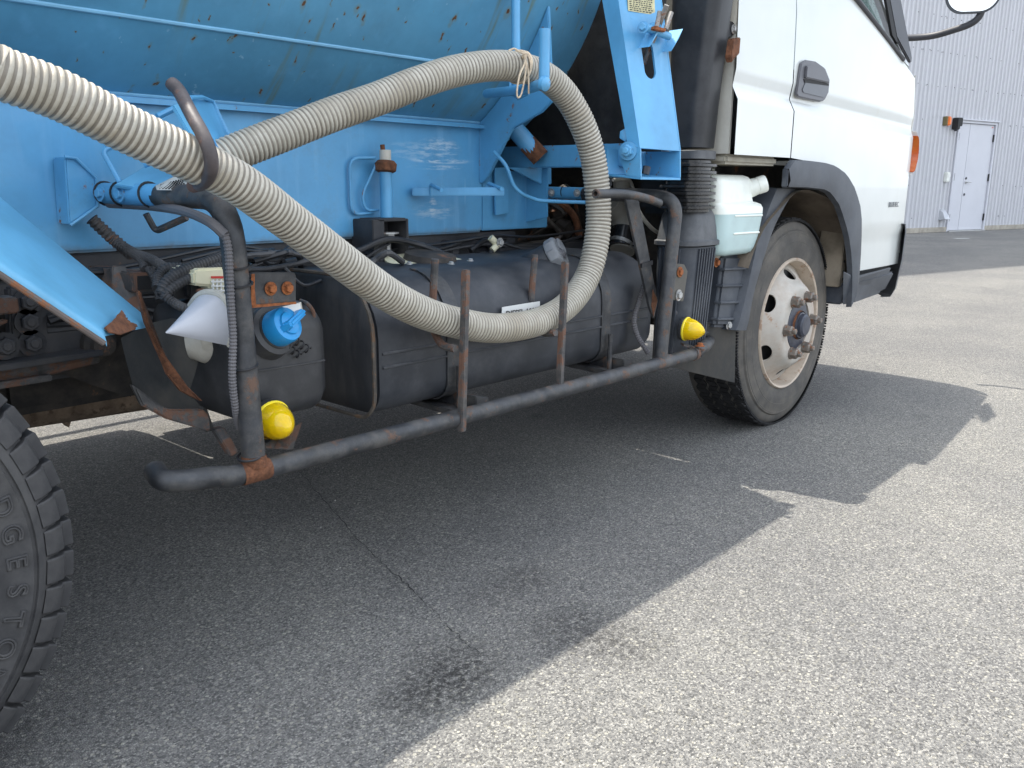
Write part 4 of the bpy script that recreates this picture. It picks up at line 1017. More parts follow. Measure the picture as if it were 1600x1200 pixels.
bm = nb(); prism(bm, [(-2.401, 0.160, 0.704), (-2.395, 0.160, 0.703), (-2.402, 0.120, 0.646), (-2.387, 0.100, 0.590), (-2.363, 0.080, 0.537), (-2.342, 0.070, 0.508), (-2.354, 0.070, 0.515), (-2.376, 0.080, 0.531), (-2.389, 0.100, 0.561), (-2.392, 0.120, 0.601), (-2.406, 0.130, 0.651)], (0,.012,0)); part('rusty_strip', bm, M_RUST, bev=.002)
bm = nb(); prism(bm, [(-2.441, 0.130, 0.548), (-2.385, 0.120, 0.493), (-2.328, 0.100, 0.486), (-2.316, 0.100, 0.471), (-2.316, 0.100, 0.442), (-2.327, 0.100, 0.446), (-2.387, 0.120, 0.475), (-2.426, 0.130, 0.506)], (0,.014,0)); part('flap_bracket', bm, M_STEELR, bev=.003)

# --- angled blue chute where the hose ends
bm = nb(); prism(bm, [(-2.325, 0.130, 1.021), (-2.199, 0.300, 1.046), (-2.153, 0.260, 0.948), (-2.195, 0.200, 0.925), (-2.293, 0.090, 0.928)], (0,.004,-.009)); ch = part('outlet_chute', bm, M_BLUELIT, bev=.002, label='blue slanted outlet plate behind the hose, sky light in its colour')
bm = nb(); prism(bm, [(-2.246, 0.215, 1.039), (-2.155, 0.300, 1.048), (-2.136, 0.240, 0.951), (-2.152, 0.220, 0.909), (-2.224, 0.145, 0.931)], (0,.006,0)); obj('chute_side', bm, M_BLUE, ch, bev=.001)
bm = nb(); tube(bm, [(-2.253, 0.200, 1.041), (-2.208, 0.240, 1.047), (-2.153, 0.300, 1.047), (-2.146, 0.270, 0.995), (-2.137, 0.240, 0.949)], .004, 8); obj('chute_edge', bm, M_BLUER, ch)
bm = nb(); prism(bm, [(-2.361, 0.300, 0.886), (-2.219, 0.420, 0.934), (-2.208, 0.340, 0.909), (-2.280, 0.250, 0.886), (-2.323, 0.240, 0.876)], (0,.012,-.006)); obj('chute_flap', bm, M_BLUELIT, ch, bev=.002)
bm = nb(); obj('chute_bracket', tube(nb(), fillet([(-2.269, 0.300, 1.011), (-2.230, 0.300, 1.030)], .01), .006, 8), M_BLUER, ch); obj('chute_bracket', tube(nb(), [(-2.302, 0.300, 0.922), (-2.286, 0.280, 0.931)], .006, 8), M_BLUER, ch); tube(bm, fillet([(-2.338, 0.340, 0.958), (-2.360, 0.340, 0.945), (-2.343, 0.320, 0.890)], .008), .005, 8); obj('chute_bracket', bm, M_BLUER, ch)
bm = nb(); tube(bm, fillet([(-2.317, 0.280, 0.832), (-2.301, 0.280, 0.799), (-2.268, 0.220, 0.826)], .01), .0065, 8); obj('chute_handle', bm, M_STEEL, ch)
pfp = part('perforated_plate', prism(nb(), [(-2.352, 0.160, 0.884), (-2.323, 0.140, 0.902), (-2.317, 0.120, 0.900), (-2.320, 0.100, 0.877), (-2.360, 0.140, 0.877)], (0,.003,0)), M_PERF, smooth=0)
bm = nb(); A, B, Cc, D = [V(p) for p in [(-2.347, 0.155, 0.886), (-2.319, 0.121, 0.898), (-2.322, 0.102, 0.878), (-2.357, 0.142, 0.878)]]
for i in range(9):
    for j in range(7):
        u, v = (i+.5*(j%2)+.4)/10, (j+.5)/7.5
        p = A.lerp(B, u).lerp(D.lerp(Cc, u), v); lathe(bm, p+Vector((0,-.0005,0)), (0,-1,0), [(0,.0017),(.0006,.0017)], 6)
obj('plate_hole', bm, M_GASK, pfp, smooth=0, kind='stuff')

# --- the rear mudguard
g = [[V(p) for p in [(-2.537, 0.360, 0.863), (-2.288, 0.360, 0.612)]], None]
e0, e1 = V((-2.544, 0.340, 0.863)), V((-2.363, 0.200, 0.642)); f0, f1 = V((-2.672, -0.020, 0.784)), V((-2.544, -0.020, 0.673))
dirv = (e0-e1); e0 = e0 + dirv*.6; f0 = f0 + (f0-f1)*.8
bm = nb(); rows = []
NU = 26
for i in range(NU+1):
    t = i/NU
    a = e0.lerp(e1, t); b = f0.lerp(f1, t); row = []
    for k in range(9):
        row.append(a.lerp(b, k/8))
    row.append(b + Vector((0,-.004,-.008))); row.append(b + Vector((0,-.003,-.016)))
    rows.append(row)
tipr = []
r0 = rows[-1]
for k, p in enumerate(r0):
    tipr.append(p + Vector((.003, 0, -.010)))
rows.append(tipr)
sheet(bm, rows, .003); MG = part('rear_mudguard', bm, M_BLUELIT, smooth=50, label='blue sloping guard over the rear wheel with a rusted corner, sky light in its colour')
# rusted corner lies proud of the guard
bm = nb(); A = V((-2.482, 0.060, 0.683)); pts = [(-2.541, -0.014, 0.672), (-2.514, 0.020, 0.675), (-2.493, 0.050, 0.679), (-2.473, 0.080, 0.681), (-2.471, 0.070, 0.677), (-2.472, 0.060, 0.668), (-2.463, 0.060, 0.662), (-2.457, 0.060, 0.656), (-2.474, 0.040, 0.654), (-2.511, 0.000, 0.656), (-2.534, -0.014, 0.664)]
cen = V((-2.497, 0.030, 0.666)) ; fsu = []
pj = []
for k in range(len(pts)):
    a_, b_2 = V(pts[k]), V(pts[(k+1) % len(pts)])
    for j in range(4):
        q_ = a_.lerp(b_2, j/4); pj.append(q_ + ((q_ - cen)*random.uniform(-.13,.13) if 1 <= k < 8 else Vector((0,0,0))))
pts = pj
c_ = bm.verts.new(cen + Vector((0,-.004,.004))); rv = [bm.verts.new(V(p)+Vector((0,-.004,.003))) for p in pts]
for k in range(len(rv)): fsu.append(bm.faces.new((c_, rv[k], rv[(k+1)%len(rv)])))
bmesh.ops.recalc_face_normals(bm, faces=fsu); bmesh.ops.solidify(bm, geom=fsu, thickness=.002)
obj('rusted_corner', bm, M_RUST, MG)
obj('edge_bead', tube(nb(), [f0+Vector((0,-.001,-.02)), f1+Vector((0,-.001,-.02))], .005, 8), worn('rusty_edge', (.12,.10,.09), .8, rust=.6, rs=25), MG)
bm = nb(); ee, ff = e1 + Vector((-.02,.015,-.05)), None

# --- spring hanger, leaf springs, exhaust, propshaft, axles
hp = part('spring_hanger', prism(nb(), [(-2.509, 0.460, 0.693), (-2.468, 0.460, 0.696), (-2.415, 0.460, 0.683), (-2.404, 0.460, 0.620), (-2.368, 0.460, 0.610), (-2.331, 0.460, 0.586), (-2.337, 0.460, 0.553), (-2.400, 0.460, 0.539), (-2.520, 0.460, 0.556)], (0,.03,0)), M_FRAME, bev=.004)
for uv in [(-2.480, 0.458, 0.665), (-2.483, 0.458, 0.626), (-2.481, 0.458, 0.584), (-2.535, 0.440, 0.588)]:
    obj('bolt', bolt(nb(), uv, (0,-1,0), .017, .012, stud=True), M_FRAME, hp)
obj('spring_pin', lathe(nb(), (-2.360, 0.455, 0.568), (0,-1,0), [(0,.034),(.02,.034),(.024,.024),(.04,.022),(.043,.0)], 20), M_GRIME, hp)
ls = part('leaf_spring', tube(nb(), [(-3.9,.44,.53)] + [V(p) for p in [(-2.560, 0.440, 0.533), (-2.457, 0.440, 0.536), (-2.370, 0.440, 0.545)]], .016, 8), M_STEELR)
for dz, x1 in ((.024, .1), (.046, .35)):
    A = V((-2.370, 0.440, 0.545)) + Vector((-x1,0,-dz)); obj('leaf', beam(nb(), A, A + Vector((-1.1, 0, -.01)), .07, .012), M_STEELR if dz < .03 else M_MUD, ls, bev=.002)
obj('leaf', beam(nb(), V((-2.369, 0.440, 0.556)), V((-2.369, 0.440, 0.556))+Vector((-1.4,0,-.02)), .07, .012), M_FRAME, ls, bev=.002)
bm = nb()
box(bm, V((-2.545, 0.400, 0.682)), V((-2.545, 0.400, 0.682)) + Vector((.14,.05,-.03))); bmesh.ops.translate(bm, verts=bm.verts, vec=(-.11,0,0))
prism(bm, [(-2.568, 0.410, 0.638), (-2.538, 0.410, 0.643), (-2.530, 0.410, 0.637), (-2.570, 0.410, 0.621)], (0,.05,0)); part('brake_bracket', bm, M_STEELR, bev=.003)
bm = nb(); prism(bm, [(-2.397, 0.500, 0.654), (-2.267, 0.500, 0.642), (-2.280, 0.500, 0.433), (-2.327, 0.500, 0.455), (-2.413, 0.500, 0.504), (-2.598, 0.500, 0.515), (-2.579, 0.500, 0.672)], (0,.02,0)); part('inner_plate', bm, M_GRIME)
exh = part('exhaust_box', tube(nb(), [(-3.4,.9,.375), (-2.9,.9,.372), (-2.02,.9,.342), (-1.2,.9,.34)], .052, 24), M_MUD)
bm = nb(); prism(bm, [(-2.344, 0.900, 0.305), (-2.322, 0.900, 0.315), (-2.289, 0.900, 0.312), (-2.267, 0.900, 0.282), (-2.259, 0.900, 0.301), (-2.240, 0.900, 0.307), (-2.238, 0.900, 0.324), (-2.350, 0.900, 0.329)], (0,.03,0)); obj('exhaust_bracket', bm, M_MUD, exh)
bm = nb(); box(bm, (-2.5,.62,.40), (-2.0,.86,.52)); part('gearbox_mount', bm, M_GRIME, bev=.02)
bm = nb(); box(bm, (-1.05,.66,.33), (.75,1.2,.78)); part('engine', bm, M_GRIME, bev=.04)
bm = nb(); tube(bm, [(-1.0,.93,.45), (-2.9,.93,.42)], .045, 16); part('propeller_shaft', bm, M_GRIME)
for x in (0, -3.02):
    bm = nb(); tube(bm, [(x,.10,.385 if x else .36), (x,1.78,.385 if x else .36)], .065 if x else .045, 16)
    if x: lathe(bm, (x,.93,.40), (0,1,0), [(-.2,.08),(-.1,.17),(.1,.17),(.2,.08)], 24)
    part('axle', bm, M_GRIME)
# unseen boxes added to shape the light under the truck; far guard
part('far_shade_box_front', box(nb(), (-1.74,1.36,.36), (-.55,1.74,.72)), M_PLAST, bev=.03); part('far_shade_box_rear', box(nb(), (-2.62,1.36,.35), (-1.76,1.885,.74)), M_PLAST, bev=.03)
bm = nb(); tube(bm, [(-2.5,1.98,.39), (-.7,1.98,.39)], .02, 12); tube(bm, [(-2.3,1.98,.39), (-2.3,1.98,.85), (-2.3,1.4,.86)], .022, 12); tube(bm, [(-.9,1.98,.39), (-.9,1.98,.85), (-.9,1.4,.86)], .022, 12); part('side_guard', bm, M_STEEL, label='guard on the far side of the truck')
# lumps of pipework in the gap behind the hose
bm = nb(); tube(bm, catmull([(-0.618, 0.420, 0.828), (-0.579, 0.400, 0.785), (-0.581, 0.380, 0.727), (-0.615, 0.370, 0.670)], 6), .043, 20); iq = part('intake_elbow', bm, worn('beige_elbow', (.30,.28,.24), .55, var=.15, dust=.4, dcol=(.2,.18,.15), bump=.1))
obj('hose_clamp', tube(nb(), [(-0.587, 0.380, 0.755), (-0.586, 0.380, 0.745)], .047, 20), M_ZINC, iq); obj('hose_clamp', tube(nb(), [(-0.613, 0.370, 0.696), (-0.620, 0.370, 0.686)], .048, 20), M_ZINC, iq)
obj('elbow_boot', tube(nb(), [(-0.586, 0.380, 0.738), (-0.616, 0.370, 0.679)], .050, 20), M_BELL, iq)
bm = nb()
for k in range(5): tube(bm, [(-0.645, 0.360, 0.672), (-0.652, 0.360, 0.660)], .05, 16)
bm.free()
bm = nb(); part('pale_pipe', tube(nb(), fillet([(-0.724, 0.340, 0.906), (-0.625, 0.340, 0.907), (-0.600, 0.340, 0.867), (-0.562, 0.360, 0.803)], .02), .0055, 8), M_OFFW); tube(bm, catmull([(-0.794, 0.200, 0.827), (-0.756, 0.200, 0.791), (-0.702, 0.200, 0.757), (-0.647, 0.200, 0.735)], 6), .0065, 8); part('pale_pipe', bm, M_OFFW)
bm = nb(); prism(bm, [(-0.491, 0.500, 0.928), (-0.329, 0.500, 0.939), (-0.150, 0.500, 0.901), (-0.215, 0.500, 0.865), (-0.322, 0.500, 0.837), (-0.487, 0.500, 0.852)], (0,.02,0)); part('grey_bracket', bm, worn('dull_grey_metal', (.16,.16,.15), .6, var=.2), bev=.003)
bm = nb(); prism(bm, [(-1.047, 0.150, 1.001), (-0.998, 0.150, 0.999), (-0.995, 0.150, 0.889), (-1.019, 0.150, 0.878)], (0,.008,0)); db = part('dark_bracket', bm, M_PLASTG, bev=.002); obj('bolt', bolt(nb(), V((-1.021, 0.148, 0.973)), (-.5,-1,0), .013, .016, stud=True), M_ZINC, db)
bm = nb(); lathe(bm, (-0.556, 0.420, 0.935), (0,0,1), [(-.06,.03),(0,.03),(.012,.022),(.014,0)], 18); part('reservoir', bm, M_OFFW)
bm = nb()
for k in range(26):
    p = V((random.uniform(-1.0,-.62), random.uniform(.52,.75), random.uniform(.73,.88))); r = random.uniform(.012,.035)
    lathe(bm, p, (random.uniform(-1,1), random.uniform(-1,1), random.uniform(-1,1)), [(-r,r*.6),(0,r),(r,r*.5)], 8)
    tube(bm, catmull([p, p+Vector((random.uniform(-.1,.1),random.uniform(-.05,.05),random.uniform(-.1,.05))), p+Vector((random.uniform(-.2,.2),.05,random.uniform(-.15,0)))], 5), random.uniform(.004,.009), 6)
part('engine_fittings', bm, worn('oily_fittings', (.06,.05,.042), .6, var=.6, vs=12, rust=.4, rs=12, bump=.4), kind='stuff')
bm = nb(); tube(bm, catmull([(-0.803, 0.520, 0.835), (-0.773, 0.500, 0.820), (-0.716, 0.500, 0.781), (-0.688, 0.500, 0.719)], 6), .012, 8); part('heat_shield_strip', bm, M_RUST)
# more lines along the chassis rail: brake pipes, wires, clips
rnd = random.Random(11)
for k in range(9):
    z0 = .60 + .016*k; y0 = .47 - .008*(k % 3); x = -2.45; P = []
    while x < -.65:
        P.append((x, y0 + rnd.uniform(-.02,.012), z0 + rnd.uniform(-.022,.022))); x += rnd.uniform(.12,.28)
    part('brake_line', tube(nb(), catmull(P, 5), rnd.choice((.004,.0055,.007)), 7), rnd.choice((M_CABLE, M_CORRB, M_FRAME, M_CABLE)))
for k in range(10):
    x = rnd.uniform(-2.30,-1.75); z = rnd.uniform(.66,.735); y = rnd.uniform(.24,.42)
    P = [(x, y, z)]
    for j in range(4):
        q = P[-1]; P.append((q[0]+rnd.uniform(.02,.10), min(.46, q[1]+rnd.uniform(-.04,.06)), min(.742, max(.64, q[2]+rnd.uniform(-.04,.04)))))
    part('loose_wire', tube(nb(), catmull(P, 5), rnd.choice((.004,.006,.0075)), 7), rnd.choice((M_CABLE, M_CORRB)))
for x, z in ((-2.05,.675),(-1.86,.66),(-1.70,.69),(-1.48,.665),(-1.20,.67)):
    part('pipe_clip', box(nb(), (x,.455,z-.02), (x+.03,.49,z+.02)), rnd.choice((M_ZINC, M_FRAME, M_PLAST)), bev=.004)
# hoses and clips on top of the fuel tank
for pts, r in (([(-1.948, 0.400, 0.708), (-1.863, 0.420, 0.713), (-1.788, 0.420, 0.718), (-1.708, 0.420, 0.724), (-1.630, 0.400, 0.750), (-1.531, 0.400, 0.734), (-1.495, 0.360, 0.716), (-1.481, 0.330, 0.700)], .0085), ([(-1.940, 0.440, 0.699), (-1.812, 0.440, 0.697), (-1.709, 0.420, 0.698), (-1.555, 0.400, 0.690), (-1.495, 0.340, 0.704)], .0095), ([(-1.264, 0.460, 0.699), (-1.196, 0.460, 0.729), (-1.110, 0.460, 0.730)], .008), ([(-1.914, 0.450, 0.721), (-1.886, 0.450, 0.737), (-1.853, 0.460, 0.724), (-1.839, 0.460, 0.697)], .009), ([(-1.998, 0.400, 0.725), (-1.987, 0.380, 0.711), (-1.964, 0.380, 0.722), (-1.952, 0.380, 0.698)], .008)):
    part('fuel_hose', tube(nb(), catmull(pts, 6), r, 10), M_CABLE)
yt = part('pipe_joint', tube(nb(), [(-1.221, 0.420, 0.738), (-1.199, 0.410, 0.715)], .0105, 12), M_CREAM); obj('joint_branch', tube(nb(), [(-1.196, 0.405, 0.723), (-1.224, 0.410, 0.701)], .0095, 12), M_CREAM, yt); obj('bolt', bolt(nb(), V((-1.202, 0.400, 0.723)), (0,-1,0), .009), M_ZINC, yt); obj('drain_hose', tube(nb(), catmull([(-1.227, 0.410, 0.699), (-1.235, 0.410, 0.685), (-1.229, 0.410, 0.666), (-1.243, 0.400, 0.653)], 5), .007, 8), M_CABLE, yt)

# --- tyres
def tyre_profile(R, w, rim):
    """(y offset from the outer face, radius)"""
    return [(.020, rim), (.004, rim+.012), (-.004, rim+.045), (-.006, rim+.075), (.0, R-.050), (.010, R-.020), (.020, R-.006), (.034, R), (w-.034, R), (w-.02, R-.006), (w-.01, R-.02), (w, R-.05), (w+.006, rim+.07), (w-.004, rim+.012), (w-.02, rim)]
def wheel_at(x, y, R): pass
RF = .386
FW = part('front_wheel', lathe(nb(), (0, .03, RF), (0,1,0), [(.03,.20),(.16,.20)], 40), M_GASK, origin=(0,.03,RF))
prf = [(a, r) for a, r in [(.008,.236),(-.003,.248),(-.008,.275),(-.008,.315),(-.002,.345),(.004,.350),(.005,.357),(.010,.372),(.022,.384),(.034,.387),(.20,.387),(.215,.38),(.225,.35),(.232,.3),(.225,.25),(.21,.236)]]
ft = obj('tyre', lathe(nb(), (0, .03, RF), (0,1,0), prf, 120, close=False), M_RUBF, FW, smooth=28)
bm = nb()
for k in range(110):
    a = 2*PI*k/110; c, s = math.cos(a), math.sin(a); T = Vector((-s, 0, c)); Rr = Vector((c, 0, s))
    for y0, y1 in ((.045,.078),(.088,.122),(.132,.166),(.176,.215)):
        p = Vector((0, 0, RF)) + Rr*.3865; zz = .004 if k % 2 else -.004
        q = [p + T*(u*.0088) + Vector((0, yy + (zz if (u > 0) else -zz)*1.2, 0)) + Rr*h for h in (0,.006) for u, yy in ((-1,y0),(1,y0),(1,y1),(-1,y1))]
        vv = [bm.verts.new(x) for x in q]
        for f in ((4,5,6,7),(0,1,5,4),(1,2,6,5),(2,3,7,6),(3,0,4,7)): bm.faces.new([vv[i] for i in f])
for k in range(220):
    a = 2*PI*k/220; c, s = math.cos(a), math.sin(a); T = Vector((-s, 0, c)); Rr = Vector((c, 0, s)); p = Vector((0, 0, RF)) + Rr*.379
    q = [p + T*(u*.0034) + Vector((0, yy, 0)) + Rr*h for h in (0,.0085) for u, yy in ((-1,.036),(1,.036),(1,.06),(-1,.06))]
    vv = [bm.verts.new(x) for x in q]
    for f in ((4,5,6,7),(0,1,5,4),(1,2,6,5),(2,3,7,6),(3,0,4,7)): bm.faces.new([vv[i] for i in f])
obj('tread_block', bm, M_TREAD, FW, kind='stuff', smooth=0)
for r in (.305, .338): obj('sidewall_ring', tube(nb(), [(r*math.cos(2*PI*k/90), .0225 if r < .33 else .027, RF+r*math.sin(2*PI*k/90)) for k in range(91)], .0012, 5, cap=False), M_RUBF, FW)
# rim: flange, deep well, disc with oval hand holes, hub
Y0 = .03
rimm = obj('rim', lathe(nb(), (0, Y0, RF), (0,1,0), [(.012,.246),(-.006,.2465),(-.011,.242),(-.008,.235),(.010,.231),(.022,.228),(.045,.225),(.09,.218)], 72, close=False), M_RIMR, FW, smooth=50)
# disc as grid with holes: radius bands from hub face to the well
bm = nb(); NA = 180; bands = [(.060,-.040),(.134,-.040),(.144,-.037),(.153,-.029),(.170,-.008),(.190,.013),(.205,.028),(.216,.036),(.224,.040)]
def inhole(a, r):
    d = ((a - math.radians(32.7) + math.radians(15)) % (2*PI/6)) - math.radians(15)
    d = ((a - PH + PI/6) % (PI/3)) - PI/6
    return (d*r/.035)**2 + ((r-.186)/.019)**2 < 1
PH = math.radians(30)
rad = [.095,.112,.126,.134,.139,.144,.149,.153,.158] + [.163+.0035*k for k in range(14)] + [.216,.224]
def dz(r):
    for (r0,y0),(r1,y1) in zip(bands, bands[1:]):
        if r0 <= r <= r1: return y0 + (y1-y0)*(r-r0)/(r1-r0)
    return bands[-1][1]
R = [[bm.verts.new((r*math.cos(2*PI*k/NA), Y0 + dz(r), RF + r*math.sin(2*PI*k/NA))) for k in range(NA)] for r in rad]
fs = []
for i in range(len(rad)-1):
    for k in range(NA):
        if inhole(2*PI*(k+.5)/NA, (rad[i]+rad[i+1])/2): continue
        fs.append(bm.faces.new((R[i][k], R[i][(k+1)%NA], R[i+1][(k+1)%NA], R[i+1][k])))
# pull the hole rims onto the true oval
bm.verts.ensure_lookup_table()
for vtx in list(bm.verts):
    if not vtx.link_faces: bm.verts.remove(vtx); continue
    if vtx.is_boundary:
        a = math.atan2(vtx.co.z-RF, vtx.co.x); r = math.hypot(vtx.co.x, vtx.co.z-RF)
        if .16 < r < .212:
            d = ((a - PH + PI/6) % (PI/3)) - PI/6; c0_ = a - d
            ex_, ey_ = d*r/.035, (r-.186)/.019; l = math.hypot(ex_, ey_)
            if l > .01:
                ex_, ey_ = ex_/l, ey_/l; r2 = .186+ey_*.019; a2 = c0_ + ex_*.035/r2
                vtx.co = Vector((r2*math.cos(a2), Y0+dz(r2), RF+r2*math.sin(a2)))
bmesh.ops.recalc_face_normals(bm, faces=fs); bmesh.ops.solidify(bm, geom=fs, thickness=.006)
obj('wheel_disc', bm, M_RIM, FW, smooth=50)
hub = obj('hub', lathe(nb(), (0, Y0-.040, RF), (0,1,0), [(.012,.096),(.003,.094),(.001,.088),(-.001,.074),(-.002,.060)], 10), M_HUB, FW, bev=.003)
obj('hub_cap', lathe(nb(), (0, Y0-.040, RF), (0,-1,0), [(0,.050),(.004,.050),(.012,.048),(.013,.043),(.026,.042),(.032,.035),(.034,0)], 30), M_HUB, hub, smooth=35)
obj('hub_rust', lathe(nb(), (0, Y0-.040, RF), (0,-1,0), [(0,.0555),(.010,.0525)], 30, close=False), M_RUST, hub)
nut0 = None
for k in range(6):
    a = math.radians(4) + k*PI/3; c = Vector((.1115*math.cos(a), Y0-.040, RF+.1115*math.sin(a)))
    if nut0 is None:
        bm = nb(); lathe(bm, c, (0,-1,0), [(0,.0225),(.005,.0225)], 20); lathe(bm, c+Vector((0,-.005,0)), (0,-1,0), [(0,.0205),(.020,.0205),(.025,.016)], 6, ph=.3); lathe(bm, c+Vector((0,-.031,0)), (0,-1,0), [(0,.0105),(.010,.0105),(.012,.008)], 14)
        nut0 = obj('wheel_nut', bm, M_NUT, FW); off = WL[nut0.name] - c; 
    else: dup(nut0, c + off, FW, (0, -k*.35, 0))
# rear dual wheel
RX = -3.019; YR = -.079
RWH = part('rear_wheel', lathe(nb(), (RX, YR+.01, RF), (0,1,0), [(0.02,.22),(.5,.22)], 48), M_RIM, origin=(RX, YR, RF), label='big rear wheel with chunky shoulder lugs at the left edge')
prr = [(.015,.222),(-.004,.236),(-.012,.262),(-.013,.285),(-.0125,.300),(-.011,.318),(-.0115,.320),(-.0075,.3215),(-.0065,.326),(-.0095,.3275),(-.006,.334),(.0,.340),(.004,.344),(.012,.352),(.022,.366),(.19,.368),(.20,.36),(.212,.32),(.218,.27),(.21,.23)]
obj('tyre', lathe(nb(), (RX, YR, RF), (0,1,0), prr, 160, close=False), M_RUB, RWH, smooth=22)
obj('tyre', lathe(nb(), (RX, YR+.26, RF), (0,1,0), prr, 64, close=False), M_RUB, RWH, smooth=22)
NL = 50; lug0 = None
for k in range(NL):
    a = 2*PI*k/NL
    if lug0 is None:
        bm = nb(); hw = .0185
        def P3(r, u, y): return (RX + r, YR + y, RF + u)
        o_ = [(.341,-.001),(.354,.002),(.3685,.010),(.3735,.020),(.3865,.022),(.3865,.078),(.362,.078),(.356,.014),(.345,.006)]
        sec = []
        for u in (-hw, -hw+.002, hw-.002, hw):
            ins = .0016 if abs(u) > hw-.001 else 0
            sec.append([P3(r - (ins if r > .36 else 0), u + (.0015 if u > 0 else -.0015)*((r-.34)/.05), y + ins) for r, y in o_])
        loft(bm, sec); lug0 = obj('tread_lug', bm, M_RUB, RWH, origin=(RX, YR, RF), smooth=25)
        # second, smaller block beside it
    else: dup(lug0, (RX, YR, RF), RWH, (0, -a, 0))
bm = nb()
for k in range(NL):
    a = 2*PI*(k+.5*(k%2))/NL; c, s = math.cos(a), math.sin(a); T = Vector((-s,0,c)); Rr = Vector((c,0,s)); p = Vector((RX, YR, RF)) + Rr*.366
    for y0, y1 in ((.09,.13),(.142,.19)):
        qv = [bm.verts.new(p + T*(u*.017) + Vector((0,yy,0)) + Rr*h) for h in (0,.019) for u, yy in ((-1,y0),(1,y0),(1,y1),(-1,y1))]
        for f in ((4,5,6,7),(0,1,5,4),(1,2,6,5),(2,3,7,6),(3,0,4,7)): bm.faces.new([qv[i] for i in f])
obj('tread_block', bm, M_TREAD, RWH, kind='stuff', smooth=0)
# raised maker's lettering round the sidewall
def side_text(txt, R, size, a0, step, tag):
    for i, ch in enumerate(txt):
        a = a0 - i*step
        cu = bpy.data.curves.new('l', 'FONT'); cu.body = ch; cu.size = size; cu.extrude = .0012; cu.fill_mode = 'NONE'; cu.bevel_depth = .0013; cu.bevel_resolution = 1; cu.align_x = 'CENTER'; cu.align_y = 'CENTER'; cu.resolution_u = 4
        t = bpy.data.objects.new('ltmp', cu); COL.objects.link(t)
        me = bpy.data.meshes.new_from_object(t.evaluated_get(bpy.context.evaluated_depsgraph_get()))
        bpy.data.objects.remove(t); bpy.data.curves.remove(cu)
        bm = nb(); bm.from_mesh(me); bpy.data.meshes.remove(me)
        bmesh.ops.scale(bm, vec=(1.25, 1.2, 1), verts=bm.verts)
        rd = Vector((math.cos(a), 0, math.sin(a))); up = -rd*0 + rd; x = Vector((math.sin(a), 0, -math.cos(a))); z = x.cross(up)
        M = Matrix((x, up, z)).transposed().to_4x4(); M.translation = Vector((RX, YR-.0132, RF)) + rd*R
        bmesh.ops.transform(bm, matrix=M, verts=bm.verts)
        obj('sidewall_letter', bm, M_RUB, RWH, smooth=0)
side_text('BRIDGESTONE', .297, .030, math.radians(38.5), math.radians(8.0), 'a')

# --- air intake stack behind the cab
bm = nb()
def rr3(cx, cy, w, d, z, r): return [(cx + a, cy + b, z) for a, b in rrect(w, d, r, 5)]
CX, CYd = -.565, .13
tl = []
for z, w, d, cy in ((1.56,.12,.17,.045),(1.45,.12,.165,.045),(1.30,.12,.145,.050),(1.12,.12,.125,.056),(1.0,.12,.115,.058)):
    tl.append(rr3(-.722, cy, w, d, z, .035))
DU = part('intake_duct', loft(nb(), tl), M_DUCT, smooth=45)
obj('duct_band', loft(nb(), [rr3(-.722, .058, .124, .12, .992, .035), rr3(-.722, .058, .13, .126, .99, .035), rr3(-.722, .058, .13, .126, .968, .035), rr3(-.722, .058, .124, .12, .966, .035)]), M_HOUS, DU)
tl = []
for k in range(15):
    z = .960 - .0103*k; big = k % 2
    w, d = (.156, .140) if big else (.132, .116)
    tl.append(rr3(-.724, .062, w, d, z+.0036, .04)); tl.append(rr3(-.724, .062, w, d, z-.0036, .04))
BE = obj('bellows', loft(nb(), tl), M_BELL, DU, smooth=50, label='black ribbed rubber bellows')
tl = [rr3(-.69,.075,.15,.11,.817,.04), rr3(-.69,.075,.17,.13,.80,.05), rr3(-.69,.075,.18,.14,.765,.05), rr3(-.69,.075,.19,.145,.728,.05), rr3(-.69,.075,.203,.157,.724,.05), rr3(-.69,.075,.203,.157,.712,.05), rr3(-.69,.075,.185,.135,.708,.05)]
AH = part('air_cleaner', loft(nb(), tl), M_HOUS, smooth=40)
tl = [rr3(-.69,.075,.185,.14,.707,.05), rr3(-.70,.085,.165,.12,.35,.045)]
obj('cleaner_body', loft(nb(), tl), M_PLASTG, AH, smooth=40)
r0 = rrect(.277, .202, .06, 5)
bm = nb()
for k in range(7):
    x = -.735 + .0155*k
    beam(bm, Vector((x, .004, .702)), Vector((x*.93-.05, .0245, .355)), .0055, .007, (0,1,0))
for k in range(5):
    y = .045 + .0165*k
    beam(bm, Vector((-.7835, y, .702)), Vector((-.7835, y*.9+.014, .355)), .006, .006, (1,0,0))
obj('cleaner_rib', bm, M_PLASTG, AH, kind='stuff')
part('lower_hose', tube(nb(), [(-0.275, 0.120, 0.660), (-0.255, 0.120, 0.372)], .03, 14), M_GRIME)
wb = part('washer_bracket', prism(nb(), [(-0.561, 0.040, 0.686), (-0.514, 0.040, 0.681), (-0.511, 0.040, 0.656), (-0.538, 0.040, 0.633), (-0.581, 0.040, 0.640)], (0,.01,0)), M_OFFW, bev=.002); obj('bolt', bolt(nb(), V((-0.565, 0.038, 0.649)), (0,-1,0), .010), M_RUSTO, wb)

